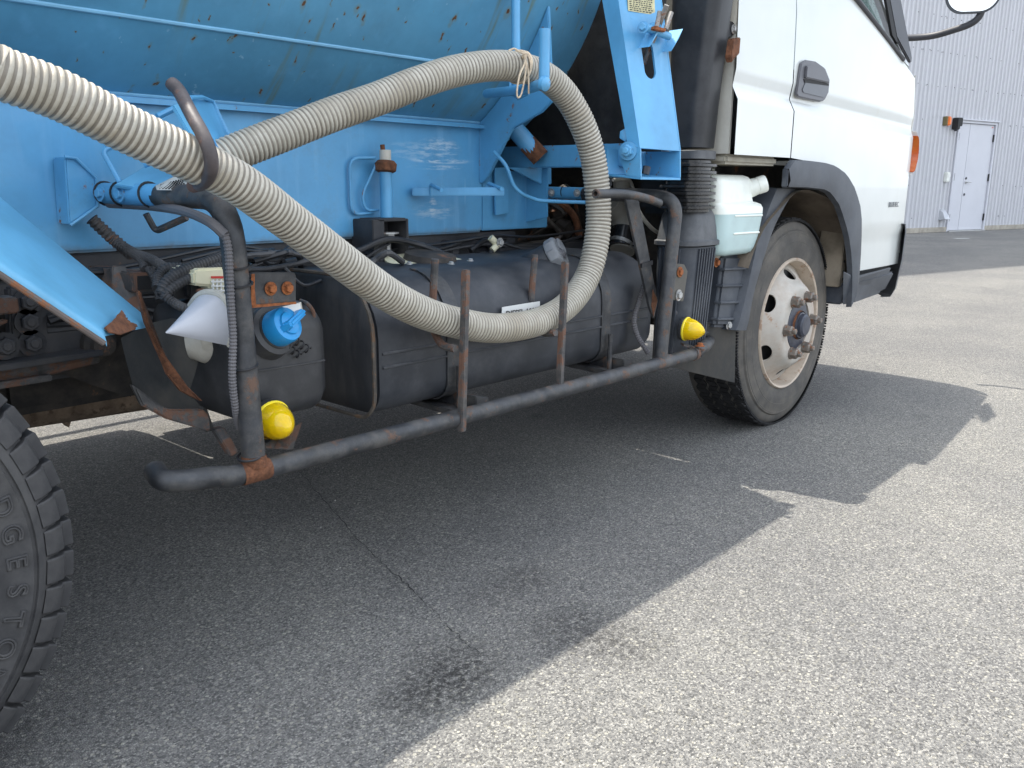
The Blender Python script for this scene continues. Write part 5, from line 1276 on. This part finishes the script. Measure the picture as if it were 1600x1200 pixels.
# --- washer bottle
WBX0, WBX1 = -.625, -.395
def jr(x0, x1, y0, y1, z, r): return [(a + (x0+x1)/2, b + (y0+y1)/2, z) for a, b in rrect(x1-x0, y1-y0, r, 5)]
low = [jr(-.60,-.405,.005,.14,.672,.03), jr(-.62,-.385,-.008,.15,.680,.035), jr(-.625,-.375,-.012,.155,.695,.035), jr(-.628,-.358,-.014,.155,.740,.035), jr(-.630,-.345,-.015,.155,.790,.035), jr(-.632,-.341,-.015,.155,.803,.035)]
JB = part('washer_bottle', loft(nb(), low), M_JUGL, smooth=50, label='translucent white bottle with pale green liquid and a round cap')
hi = [jr(-.632,-.341,-.015,.155,.803,.035), jr(-.632,-.342,-.015,.155,.820,.035), jr(-.632,-.348,-.010,.152,.832,.035), jr(-.632,-.362,0,.15,.838,.035), jr(-.632,-.385,.002,.148,.840,.03), jr(-.632,-.392,.003,.146,.852,.03), jr(-.632,-.392,.004,.146,.890,.03), jr(-.632,-.395,.006,.145,.905,.03), jr(-.625,-.405,.015,.14,.918,.03), jr(-.60,-.42,.03,.13,.924,.025)]
obj('bottle_top', loft(nb(), hi), M_JUG, JB, smooth=60)
bm = nb(); box(bm, (-.63,.10,.85), (-.44,.165,.945)); obj('bottle_back', bm, M_JUG, JB, bev=.02, seg=4)
for z, x0, x1 in ((.797,-.56,-.37),(.742,-.56,-.385)):
    bm = nb(); tube(bm, [(x0,-.014,z),(x1,-.014,z-.001)], .0035, 8); obj('bottle_rib', bm, M_JUG, JB)
cc = Vector((-.395, .015, .885)); ca = Vector((.62,-.72,.32)).normalized()
obj('bottle_neck', lathe(nb(), cc-ca*.03, ca, [(0,.034),(.05,.027)], 24), M_JUG, JB, smooth=60)
obj('bottle_cap', lathe(nb(), cc+ca*.016, ca, [(0,.026),(.003,.0285),(.024,.0285),(.030,.026),(.032,.018),(.031,0)], 26), M_JUG, JB, smooth=35)

# --- front mudguard behind the front wheel, ribbed box, flap
outer = [(-0.340, 0.060, 0.887), (-0.302, 0.050, 0.870), (-0.301, 0.050, 0.806), (-0.370, 0.050, 0.701), (-0.422, 0.050, 0.618)]
edge_o = [(-0.254, -0.005, 0.883), (-0.313, -0.005, 0.804), (-0.363, -0.005, 0.729), (-0.388, -0.005, 0.652), (-0.426, -0.005, 0.537), (-0.459, -0.005, 0.455), (-0.482, -0.005, 0.423)]
edge_i = [(-0.096, 0.000, 0.881), (-0.190, 0.000, 0.805), (-0.253, 0.000, 0.738), (-0.306, 0.000, 0.647), (-0.360, 0.000, 0.535), (-0.384, 0.000, 0.446), (-0.398, 0.000, 0.412)]
A = catmull(edge_o, 5); B = catmull(edge_i, 5); rows = []
for a, b in zip(A, B):
    m = a.lerp(b, .5) + Vector((0,-.012,0))
    rows.append([a + Vector((-.02,.09,0)), a + Vector((-.012,.03,0)), a, a.lerp(b,.35)+Vector((0,-.006,0)), b, b + Vector((.006,.02,0)), b + Vector((.012,.20,.01))])
MGF = part('front_mudguard', sheet(nb(), rows, .004), M_PLASTG, smooth=35)
bm = nb(); prism(bm, [V(p) for p in [(-0.546, 0.020, 0.674), (-0.330, 0.020, 0.662), (-0.434, 0.020, 0.423), (-0.576, 0.020, 0.440)]], (0,.10,0)); rbx = obj('ribbed_panel', bm, M_PLASTG, MGF, bev=.012, seg=3)
bm = nb()
for p in zip([(-0.555, 0.014, 0.628), (-0.561, 0.014, 0.575), (-0.567, 0.014, 0.521), (-0.578, 0.014, 0.468)], [(-0.345, 0.014, 0.618), (-0.374, 0.014, 0.562), (-0.403, 0.014, 0.508), (-0.432, 0.014, 0.454)]): tube(bm, [V(p[0])+Vector((0,.02,0)), V(p[0]), V(p[1]), V(p[1])+Vector((0,.03,0))], .0045, 6)
obj('panel_rib', bm, M_PLASTG, MGF)
bm = nb(); box(bm, V((-0.583, 0.060, 0.470)), V((-0.312, 0.060, 0.431))+Vector((0,.12,-.02))); obj('lower_ledge', bm, M_PLASTG, MGF, bev=.004)
mf = part('mudflap', prism(nb(), [(-0.624, 0.050, 0.461), (-0.436, 0.020, 0.436), (-0.417, 0.020, 0.229), (-0.642, 0.160, 0.302), (-0.599, 0.140, 0.444)], (.006,.004,0)), M_FLAP, bev=.001)
obj('bolt', bolt(nb(), V((-0.485, 0.020, 0.436)), (-.3,-1,0), .009, .006), M_ZINC, mf)

# --- cab
plan = [(-.655,-.05),(-.55,-.05),(-.40,-.05),(-.269,-.05),(-.262,-.05),(-.15,-.05),(0,-.05),(.1,-.05),(.2,-.05),(.28,-.05),(.33,-.05),(.37,-.05),(.40,-.05),(.415,-.05),(.43,-.05),(.5,-.05),(.6,-.05),(.7,-.049),(.80,-.049),(.88,-.046),(.965,-.040),(.98,-.036),(1.01,-.026),(1.04,-.008),(1.07,.025),(1.095,.07),(1.115,.14),(1.13,.3),(1.14,.5),(1.14,.93)]
def crease(x): return 1.135 - .030*(x+.3)/1.15
def yoff(z, x):
    zc = crease(x); s = 0
    k = min(1, max(0, (1.05-x)/.12))
    def st(a, b): return min(1, max(0, (z-a)/(b-a)))
    s += .020*st(zc-.004, zc+.034)*k          # shoulder leans inward
    s -= .009*st(zc+.034, zc+.085)*k          # hollow under the upper panel
    if z > zc+.085: s += .03*(z-zc-.085) + .16*max(0, z-1.45)**1.5
    s += .010*st(.712, .690)*k if z < .712 else 0
    s -= .006*st(.64, .56) if False else 0
    return s
def cabpt(i, z, inset=0):
    x, y = plan[i]
    f = min(1, max(0, (x-.35)/.75))
    xx = x - f*max(0, z-1.25)*.24
    return Vector((xx, y + yoff(z, x) + inset, z))
def zlow(x):
    pts = ARCH
    if x <= pts[0][0]: return .982
    for (x0,z0),(x1,z1) in zip(pts, pts[1:]):
        if x0 <= x <= x1: return z0 + (z1-z0)*(x-x0)/(x1-x0)
    return .556
ARCH = [(-.262,.975),(-.15,.976),(0,.972),(.1,.958),(.2,.925),(.28,.875),(.33,.825),(.37,.765),(.40,.69),(.415,.60),(.43,.556)]
def zhigh(x): return 1.622 - .285*(x+.02)
def panel(i0, i1, ztop, zbot=None):
    rows = []
    for i in range(i0, i1+1):
        x = plan[i][0]; zc = crease(x); zl = zlow(x) if zbot is None else zbot(x)
        hi = ztop(x); L = [hi]
        zz = sorted({round(v, 4) for v in (zc+.30, zc+.2, zc+.13, zc+.095, zc+.085, zc+.07, zc+.05, zc+.036, zc+.030, zc+.018, zc+.004, zc-.004, zc-.014)}, reverse=True)
        L += [min(hi-.0005*(j+1), v) for j, v in enumerate(zz)]
        base = zc-.03; lo = min(base, zl)
        n = 16
        for k in range(n+1):
            t = k/n; L.append(min(L[-1]-1e-5, base + (zl-base)*t) if zl < base else L[-1]-1e-4)
        rows.append([cabpt(i, z) for z in L])
    return rows
cp = part('cab_panel', sheet(nb(), panel(0, 3, lambda x: 1.56), .012), M_WHITE, smooth=28, label='white rear corner panel of the cab')
dr = part('door', sheet(nb(), panel(4, 20, zhigh), .012), M_WHITE, smooth=28)
# sharper bottom edge line in front of the arch
fp = part('front_panel', sheet(nb(), panel(21, len(plan)-1, lambda x: 1.36, lambda x: .60), .012), M_WHITE, smooth=28)
def mirror(o, name, p):
    me = o.data; bm = nb(); bm.from_mesh(me)
    for vv in bm.verts: vv.co = Vector((vv.co.x + WL[o.name].x, 2*.93 - (vv.co.y + WL[o.name].y), vv.co.z + WL[o.name].z))
    return obj(name, bm, list(me.materials), p, smooth=28)
mirror(cp, 'cab_panel', TR); d2 = mirror(dr, 'door', TR); mirror(fp, 'front_panel', TR)
# rest of the cab shell
bm = nb(); box(bm, (-.650,-.027,.985), (-.640,1.887,1.56)); prism(bm, [(-.650,.03,1.56),(-.645,1.83,1.56),(-.47,1.70,2.0),(-.47,.16,2.0)], (.02,0,0)); box(bm, (-.72,.34,1.0), (-.652,1.52,1.72)); part('rear_wall_and_light_plug', bm, worn('cab_back_cream', (.50,.49,.44), .5, var=.08, dust=.3), kind=None)  # last box is added to stop sun leaking between cab and tank
def belt(i, z, ins=0): return cabpt(i, z) + Vector((0, ins, 0))
# upper frame: rear pillar, roof rail, front pillar
def frame_bar(a, b, w, d): return prism(nb(), [a, b, b + Vector((w,0,0)), a + Vector((w,0,0))], (0, d, 0))
for side in (0, 1):
    def S_(p): p = V(p); return p if not side else Vector((p.x, 1.86-p.y, p.z))
    bm = nb(); d = Vector((0,.03,0)) if not side else Vector((0,-.03,0))
    prism(bm, [S_((-.262,-.028,1.69)), S_((-.262,.14,2.0)), S_((-.18,.14,2.0)), S_((-.18,-.028,1.665))], d)
    prism(bm, [S_((-.46,.14,2.0)), S_((.46,.14,2.0)), S_((.40,.22,2.07)), S_((-.44,.22,2.07))], d)
    prism(bm, [S_((-.648,-.022,1.562)), S_((-.27,-.022,1.562)), S_((-.27,.14,2.0)), S_((-.46,.14,2.0))], d)
    prism(bm, [S_((.86,-.032,1.372)), S_((.80,-.024,1.392)), S_((.38,.14,2.0)), S_((.46,.145,2.0))], d)
    part('pillar', bm, M_WHITE, bev=.004)
bm = nb(); sheet(bm, [[(x, y, z + .03*(1-((y-.93)/.8)**2)) for y in [.19+.148*k for k in range(11)]] for x, z in ((-.47,2.01),(-.2,2.08),(.25,2.07),(.42,2.04),(.47,1.99))], .015); part('roof', bm, M_WHITE)
bm = nb(); sheet(bm, [[V((x, y, z)) for y in [.10+.166*k for k in range(11)]] for x, z in ((.475,1.98),(1.02,1.36))], .005); part('windscreen', bm, M_GLASS, smooth=0)
# window glass with its black seal
gpts = [V((-.17, .0, 0))]
bm = nb(); A = []
xs = [-.18,-.1,0,.1,.2,.3,.4,.5,.6,.7,.735]
row0 = [Vector((x, -.030 + .03*(zhigh(x)-1.2), zhigh(x)-.004)) for x in xs]
def fx(z): return .80 - (z-1.392)*.54
row1 = [Vector((min(x, fx(1.99)-.03), .15, 1.99)) for x in xs]
rows = [[a.lerp(b, t) + Vector((0, 0, 0)) for a, b in zip(row0, row1)] for t in (0, .33, .66, 1)]
sheet(bm, rows, .004)
WG = obj('window', bm, M_GLASS, dr, smooth=0)
sl = [V((x, -.040 + .03*(zhigh(x)-1.2), zhigh(x)-.002)) for x in (-.18, .1, .4, .7, .76)]
obj('window_seal', tube(nb(), sl, .009, 8), M_DGREY, dr)
# front quarter: black mirror-corner trim
bm = nb(); prism(bm, [(.655,-.024,1.47),(.77,-.040,1.40),(.80,-.040,1.385),(.815,-.038,1.388),(.825,-.036,1.41),(.80,-.025,1.47),(.60,.03,1.85),(.47,.03,1.85)], (0,-.012,0)); obj('corner_trim', bm, M_DGREY, dr, bev=.005, seg=3)
bm = nb(); prism(bm, [(.62,-.020,1.475),(.665,-.028,1.447),(.665,-.02,1.5),(.48,.03,1.85),(.44,.03,1.85)], (0,-.010,0)); obj('window_channel', bm, M_GASK, dr)
# handle: grey surround and flap; recess shade is coloured into flat bowl and gap
ho = [V(p) for p in [(-0.230, -0.052, 1.286), (-0.198, -0.052, 1.297), (-0.116, -0.052, 1.300), (-0.038, -0.052, 1.287), (0.009, -0.052, 1.253), (0.008, -0.052, 1.209), (-0.020, -0.052, 1.181), (-0.057, -0.052, 1.174), (-0.234, -0.052, 1.176), (-0.250, -0.052, 1.185), (-0.239, -0.052, 1.255)]]
ho = [Vector((p.x, -.0375-.000, p.z)) for p in ho]
HD = obj('handle', prism(nb(), ho, (0,-.010,0)), M_HANDLE, dr, bev=.004, seg=3)
hi_ = [Vector((p.x, -.048, p.z)) for p in [V(q) for q in [(-0.189, -0.052, 1.232), (-0.004, -0.052, 1.233), (-0.013, -0.052, 1.201), (-0.038, -0.052, 1.190), (-0.202, -0.052, 1.193), (-0.214, -0.052, 1.202)]]]
obj('handle_bowl', prism(nb(), hi_, (0,-.0015,0)), flat('recess_shaded_grey', (.062,.068,.082), .35), HD, bev=.0005)
hf = [Vector((p.x, -.047, p.z)) for p in [V(q) for q in [(-0.204, -0.052, 1.277), (-0.164, -0.052, 1.283), (-0.091, -0.052, 1.282), (-0.038, -0.052, 1.266), (-0.010, -0.052, 1.239), (-0.206, -0.052, 1.239)]]]
obj('handle_flap', prism(nb(), hf, (0,-.009,0)), M_HANDLE, HD, bev=.003)
sh = [Vector((p.x, -.047, p.z)) for p in [V(q) for q in [(-0.210, -0.052, 1.236), (-0.005, -0.052, 1.238), (-0.003, -0.052, 1.231), (-0.198, -0.052, 1.225)]]]
obj('handle_gap_shade', prism(nb(), sh, (0,-.003,0)), M_GASK, HD)
# badge
ba, bb = V((0.714, -0.050, 0.814)), V((0.839, -0.050, 0.818))
wall_text('badge', 'BLUETEC', flat('badge_grey', (.16,.17,.18), .4), dr, Vector(((ba.x+bb.x)/2, -.0512, (ba.z+bb.z)/2)), (1,0,0), (0,0,1), .030, .0008)
# cab underside and sills
bm = nb(); box(bm, (-.645,-.02,.955), (-.30,.30,.984)); part('cab_underside', bm, worn('dirty_cream_underside', (.36,.34,.28), .6, var=.15, dust=.5, dcol=(.25,.21,.15)), bev=.008)
bm = nb(); box(bm, (-.64,.17,.80), (-.28,.30,.953)); part('mount_cover', bm, M_DUCT, bev=.02)
bm = nb(); box(bm, (-.50,.22,.55), (.75,1.64,.97)); part('cab_floor', bm, M_GRIME)
# arch flare
fo = ARCH
bm = nb(); rows = []
NI = [(-.30,.885,.945),(-.262,.885,.972),(-.15,.884,.974),(0,.877,.970),(.06,.866,.964),(.1,.850,.956),(.16,.822,.940),(.2,.79,.923),(.26,.735,.888),(.30,.69,.852),(.335,.635,.815),(.36,.58,.765),(.375,.53,.70),(.385,.49,.63),(.39,.455,.565),(.392,.42,.52)]
for x, zi, zo in NI:
    # inner point is closer to the wheel centre
    t = max(0, (x+.05)/.45); xi = x - .030*t; xo = x + .034*t
    a = Vector((xi, -.045, zi)); b = Vector((xi, -.066, zi+.003)); c = Vector((xi*.6+xo*.4, -.072, zi*.6+zo*.4)); d = Vector((xo, -.064, zo)); e = Vector((xo+.004*t, -.045, zo+.004))
    rows.append([a, b, c, d, e])
sheet(bm, rows, .004); FLR = part('arch_flare', bm, M_PLASTG, smooth=40)
a = rows[0]; bm = nb(); prism(bm, [a[1], a[3], a[4], a[0]], (-.012,0,0)); obj('flare_end', bm, M_PLASTG, FLR, bev=.004)
# wheel liner
bm = nb(); rows = []
for k in range(25):
    an = math.radians(10 + 140*k/24); rr = .50
    x, z = rr*math.cos(an)-.02, RF + rr*math.sin(an)*.98
    rows.append([(x, y + .0*k, z + .006*math.sin(9*y*6+k)) for y in (-.02,.06,.14,.22,.30,.38)])
sheet(bm, rows, .004); part('wheel_liner', bm, M_LINER, smooth=50)
bm = nb(); prism(bm, [(.33,-.02,.50),(.375,-.02,.50),(.392,-.02,.62),(.37,-.02,.75),(.355,-.02,.75),(.345,-.02,.65)], (0,.10,0)); lb = part('liner_bracket', bm, worn('muddy_bracket', (.20,.165,.12), .8, var=.3, dust=.4), bev=.003)
for z in (.53,.56,.60): obj('liner_hole', lathe(nb(), (.362,-.0215,z), (0,-1,0), [(0,.006),(.001,.006)], 10), M_GASK, lb)
# step below the door and the bumper end
st = part('step', loft(nb(), [[V(p) for p in ring] for ring in (
   [(0.263, -0.060, 0.570), (0.346, -0.060, 0.550), (0.415, -0.035, 0.429), (0.354, -0.035, 0.430)], [(0.343, -0.062, 0.542), (0.399, -0.062, 0.531), (0.456, -0.045, 0.431), (0.402, -0.045, 0.431)], [(0.795, -0.055, 0.550), (0.812, -0.055, 0.546), (0.775, -0.030, 0.439), (0.759, -0.030, 0.437)])]), M_PLASTG, smooth=0)
st_o = obj('step_body', prism(nb(), [(.385,-.062,.520),(.86,-.058,.528),(.84,-.030,.445),(.42,-.035,.436),(.345,-.03,.428),(.352,-.058,.51)], (0,.22,0)), M_PLASTG, st, bev=.008, seg=3)
bm = nb(); box(bm, (.40,-.02,.525), (.90,.02,.552)); obj('step_gap', bm, M_GASK, st)
bmp = []
for (x, y) in [(.915,-.056),(.95,-.050),(.985,-.036),(1.02,-.012),(1.055,.03),(1.085,.10),(1.11,.25),(1.125,.5),(1.13,.93)]:
    bmp.append([Vector((x-.005,y+.02,.735)), Vector((x+.008,y-.002,.73)), Vector((x+.012,y-.006,.70)), Vector((x+.004,y-.006,.58)), Vector((x-.028,y,.45)), Vector((x-.045,y+.012,.415)), Vector((x-.06,y+.05,.412))])
bo = part('bumper', sheet(nb(), bmp, .005), M_PLASTG, smooth=45)
mirror(bo, 'bumper', TR)
# indicator on the front corner
bm = nb(); tl = []
for z, x, w in ((1.125,.985,.010),(1.10,1.005,.022),(1.05,1.015,.030),(1.0,1.015,.028),(.96,1.0,.020),(.935,.985,.010)):
    tl.append([(x-.035,-.012,z),(x-.01,-.052+.0,z),(x+w*.8,-.045+.01,z),(x+w,-.012,z),(x+w*.5,.03,z),(x-.03,.03,z)])
ind = part('indicator_lamp', loft(nb(), tl), M_CLENS, bev=.004, label='orange indicator lamp on the front corner of the cab')
bm = nb(); tl = [[(a*.84+1.0*.16, b*.9-.004, 1.03+(c-1.03)*.80) for a, b, c in r] for r in tl]
bmesh.ops.translate(bm, verts=bm.verts, vec=(0,0,0)); loft(bm, tl); bmesh.ops.translate(bm, verts=bm.verts, vec=(-.004,-.009,0)); obj('orange_lens', bm, M_OLENS, ind, bev=.003)
# mirror on its stalk
mp = catmull([(1.170, 0.132, 1.544), (1.200, 0.053, 1.544), (1.210, -0.011, 1.548), (1.210, -0.083, 1.562), (1.210, -0.146, 1.579), (1.210, -0.180, 1.606), (1.210, -0.190, 1.651), (1.210, -0.186, 1.708)], 8)
ma = part('mirror_arm', tube(nb(), mp, .0145, 14), M_DGREY)
mc = V((1.170, -0.158, 1.756)); n_ = (V((-3.0,-1.0,1.2)) - mc).normalized(); n_ = Vector((-.88,-.42,-.06)).normalized()
x_ = Vector((0,0,1)).cross(n_).normalized(); u_ = n_.cross(x_)
rg_ = [(a, b) for a, b in rrect(.215, .28, .075, 8)]
MH = obj('mirror_head', loft(nb(), [[mc + x_*(a*s) + u_*(b*s) + n_*o for a, b in rg_] for s, o in ((.5,-.06),(.85,-.045),(1.0,-.01),(1.0,.004),(.94,.006))]), M_PLASTG, ma, smooth=50)
obj('mirror_glass', loft(nb(), [[mc + x_*(a*.93) + u_*(b*.94) + n_*o for a, b in rg_] for o in (.0062,.0085)]), M_MIRR, ma, smooth=0)
# clip and rusty hinge on the rear edge of the cab
bm = nb(); prism(bm, [(-0.708, -0.020, 1.357), (-0.631, -0.020, 1.357), (-0.623, -0.020, 1.329), (-0.694, -0.020, 1.303)], (0,.012,0)); kp = part('duct_clip', bm, M_DUCT, bev=.003); obj('bolt', bolt(nb(), V((-0.655, -0.022, 1.336)), (0,-1,0), .009), M_ZINC, kp)
bm = nb(); prism(bm, [(-0.713, -0.055, 1.301), (-0.668, -0.055, 1.310), (-0.670, -0.055, 1.264), (-0.698, -0.055, 1.247), (-0.712, -0.055, 1.235), (-0.722, -0.055, 1.252)], (0,.02,0)); part('rusty_hinge', bm, M_RUST, bev=.003)
# seats and steering wheel
for y in (.30, 1.30):
    bm = nb(); box(bm, (-.45,y,1.30), (0,y+.42,1.42)); s_ = part('seat', bm, M_SEAT, bev=.04, seg=3)
    bm = nb(); prism(bm, [(-.42,y,1.42),(-.55,y,1.95),(-.44,y,1.95),(-.30,y,1.42)], (0,.42,0)); obj('seat_back', bm, M_SEAT, s_, bev=.04, seg=3)
    bm = nb(); box(bm, (-.56,y+.10,1.96), (-.46,y+.32,2.08)); obj('headrest', bm, M_SEAT, s_, bev=.03, seg=3)
bm = nb(); box(bm, (.45,.05,1.0), (.78,1.81,1.36)); part('dashboard', bm, M_DGREY, bev=.05, seg=3)
sw = Vector((.34,.52,1.44)); ax = Vector((-.35,0,1)).normalized(); t_, a_, b_ = basis(ax)
part('steering_wheel', tube(nb(), [sw + a_*(.2*math.cos(2*PI*k/32)) + b_*(.2*math.sin(2*PI*k/32)) for k in range(33)], .014, 8), M_GASK)

# ================================================================ the hose and its cord
hp = [V((-3.35,-.09,1.30)), V((-3.0,-.09,1.165))] + [V(p) for p in [(-2.706, -0.085, 1.042), (-2.665, -0.085, 1.024), (-2.594, -0.085, 1.002), (-2.508, -0.085, 0.963), (-2.414, -0.085, 0.924), (-2.333, -0.080, 0.888), (-2.234, -0.060, 0.829), (-2.115, -0.040, 0.755), (-1.995, -0.020, 0.683), (-1.881, -0.005, 0.629), (-1.763, 0.000, 0.591), (-1.633, 0.005, 0.565), (-1.482, 0.015, 0.562), (-1.350, 0.030, 0.587), (-1.251, 0.045, 0.644), (-1.208, 0.050, 0.713), (-1.188, 0.055, 0.797), (-1.191, 0.060, 0.880), (-1.211, 0.065, 0.970), (-1.255, 0.070, 1.048), (-1.313, 0.080, 1.112), (-1.388, 0.085, 1.148), (-1.472, 0.090, 1.160), (-1.565, 0.100, 1.155), (-1.669, 0.110, 1.134), (-1.775, 0.120, 1.100), (-1.869, 0.135, 1.063), (-1.975, 0.150, 1.026), (-2.073, 0.165, 0.988), (-2.139, 0.175, 0.963), (-2.196, 0.185, 0.940), (-2.234, 0.190, 0.922)]]
P = catmull(hp, 12); L = [0]
for a, b in zip(P, P[1:]): L.append(L[-1] + (b-a).length)
PIT = .0101; RO, RI = .0345, .0329
shape = [(0, RI, 1), (.08, RO-.0006, 0), (.20, RO, 0), (.38, RO, 0), (.50, RO-.0006, 0), (.58, RI, 1), (.80, RI-.0002, 1)]
cps, rad_, mat_ = [], [], []
s = 0; j = 0; k = 0
while True:
    per, idx = divmod(k, len(shape)); s = per*PIT + shape[idx][0]*PIT
    if s >= L[-1]-.002: break
    while L[j+1] < s: j += 1
    f = (s-L[j])/(L[j+1]-L[j]); cps.append(P[j].lerp(P[j+1], f)); rad_.append(shape[idx][1]*(1+.004*math.sin(s*40))); mat_.append(shape[idx][2]); k += 1
bm = nb(); F = frames(cps); NH = 28; rings = []
# smooth the tangents so that the rings stay square to the hose
for (p, t, a, b), r in zip(F, rad_):
    rings.append([bm.verts.new(p + a*(r*math.cos(2*PI*q/NH)) + b*(r*math.sin(2*PI*q/NH))) for q in range(NH)])
for i, (A, B) in enumerate(zip(rings, rings[1:])):
    mi = 1 if (mat_[i] and mat_[i+1]) else 0
    for q in range(NH):
        f = bm.faces.new((A[q], A[(q+1)%NH], B[(q+1)%NH], B[q])); f.material_index = mi
bm.faces.new(rings[0][::-1]); bm.faces.new(rings[-1])
obj('suction_hose', bm, [M_RIB, M_GROOVE], None, label='long cream ribbed suction hose looped along the side of the truck', cat='hose', smooth=60)
bm = nb()
cy = [V(p) for p in [(-1.472, 0.090, 1.160)]][0]; d_ = (V((-1.388, 0.085, 1.148)) - V((-1.565, 0.100, 1.155))).normalized(); t_, a_, b_ = basis(d_)
for q in range(3):
    o_ = d_*(.006*(q-1)); tube(bm, [cy + o_ + d_*(.006*math.sin(2*PI*k/24+q)) + a_*(.0372*math.cos(2*PI*k/24)) + b_*(.0372*math.sin(2*PI*k/24)) for k in range(25)], .0022, 6)
kn = V((-1.493, 0.058, 1.180)); kn2 = V((-1.511, 0.050, 1.161))
tube(bm, [V(p) for p in catmull([(-1.518, 0.062, 1.189), (-1.509, 0.054, 1.190), (-1.498, 0.050, 1.181), (-1.502, 0.048, 1.164), (-1.522, 0.046, 1.134), (-1.526, 0.050, 1.101), (-1.521, 0.052, 1.087), (-1.512, 0.050, 1.093), (-1.506, 0.046, 1.122), (-1.500, 0.046, 1.156), (-1.500, 0.050, 1.176)], 6)], .0021, 6)
tube(bm, [V(p) for p in catmull([(-1.502, 0.050, 1.181), (-1.495, 0.046, 1.156), (-1.490, 0.046, 1.126), (-1.485, 0.050, 1.098)], 6)], .0021, 6)
lathe(bm, kn, (0,-1,0), [(-.006,.003),(-.002,.0065),(.004,.006),(.007,.002)], 10)
tube(bm, [V(p) for p in catmull([(-1.544, 0.060, 1.187), (-1.530, 0.055, 1.192), (-1.513, 0.050, 1.185), (-1.485, 0.055, 1.186)], 6)], .0022, 6)
obj('tie_cord', bm, M_ROPE, None, label='thin cream cord knotted round the top of the hose loop', cat='cord')
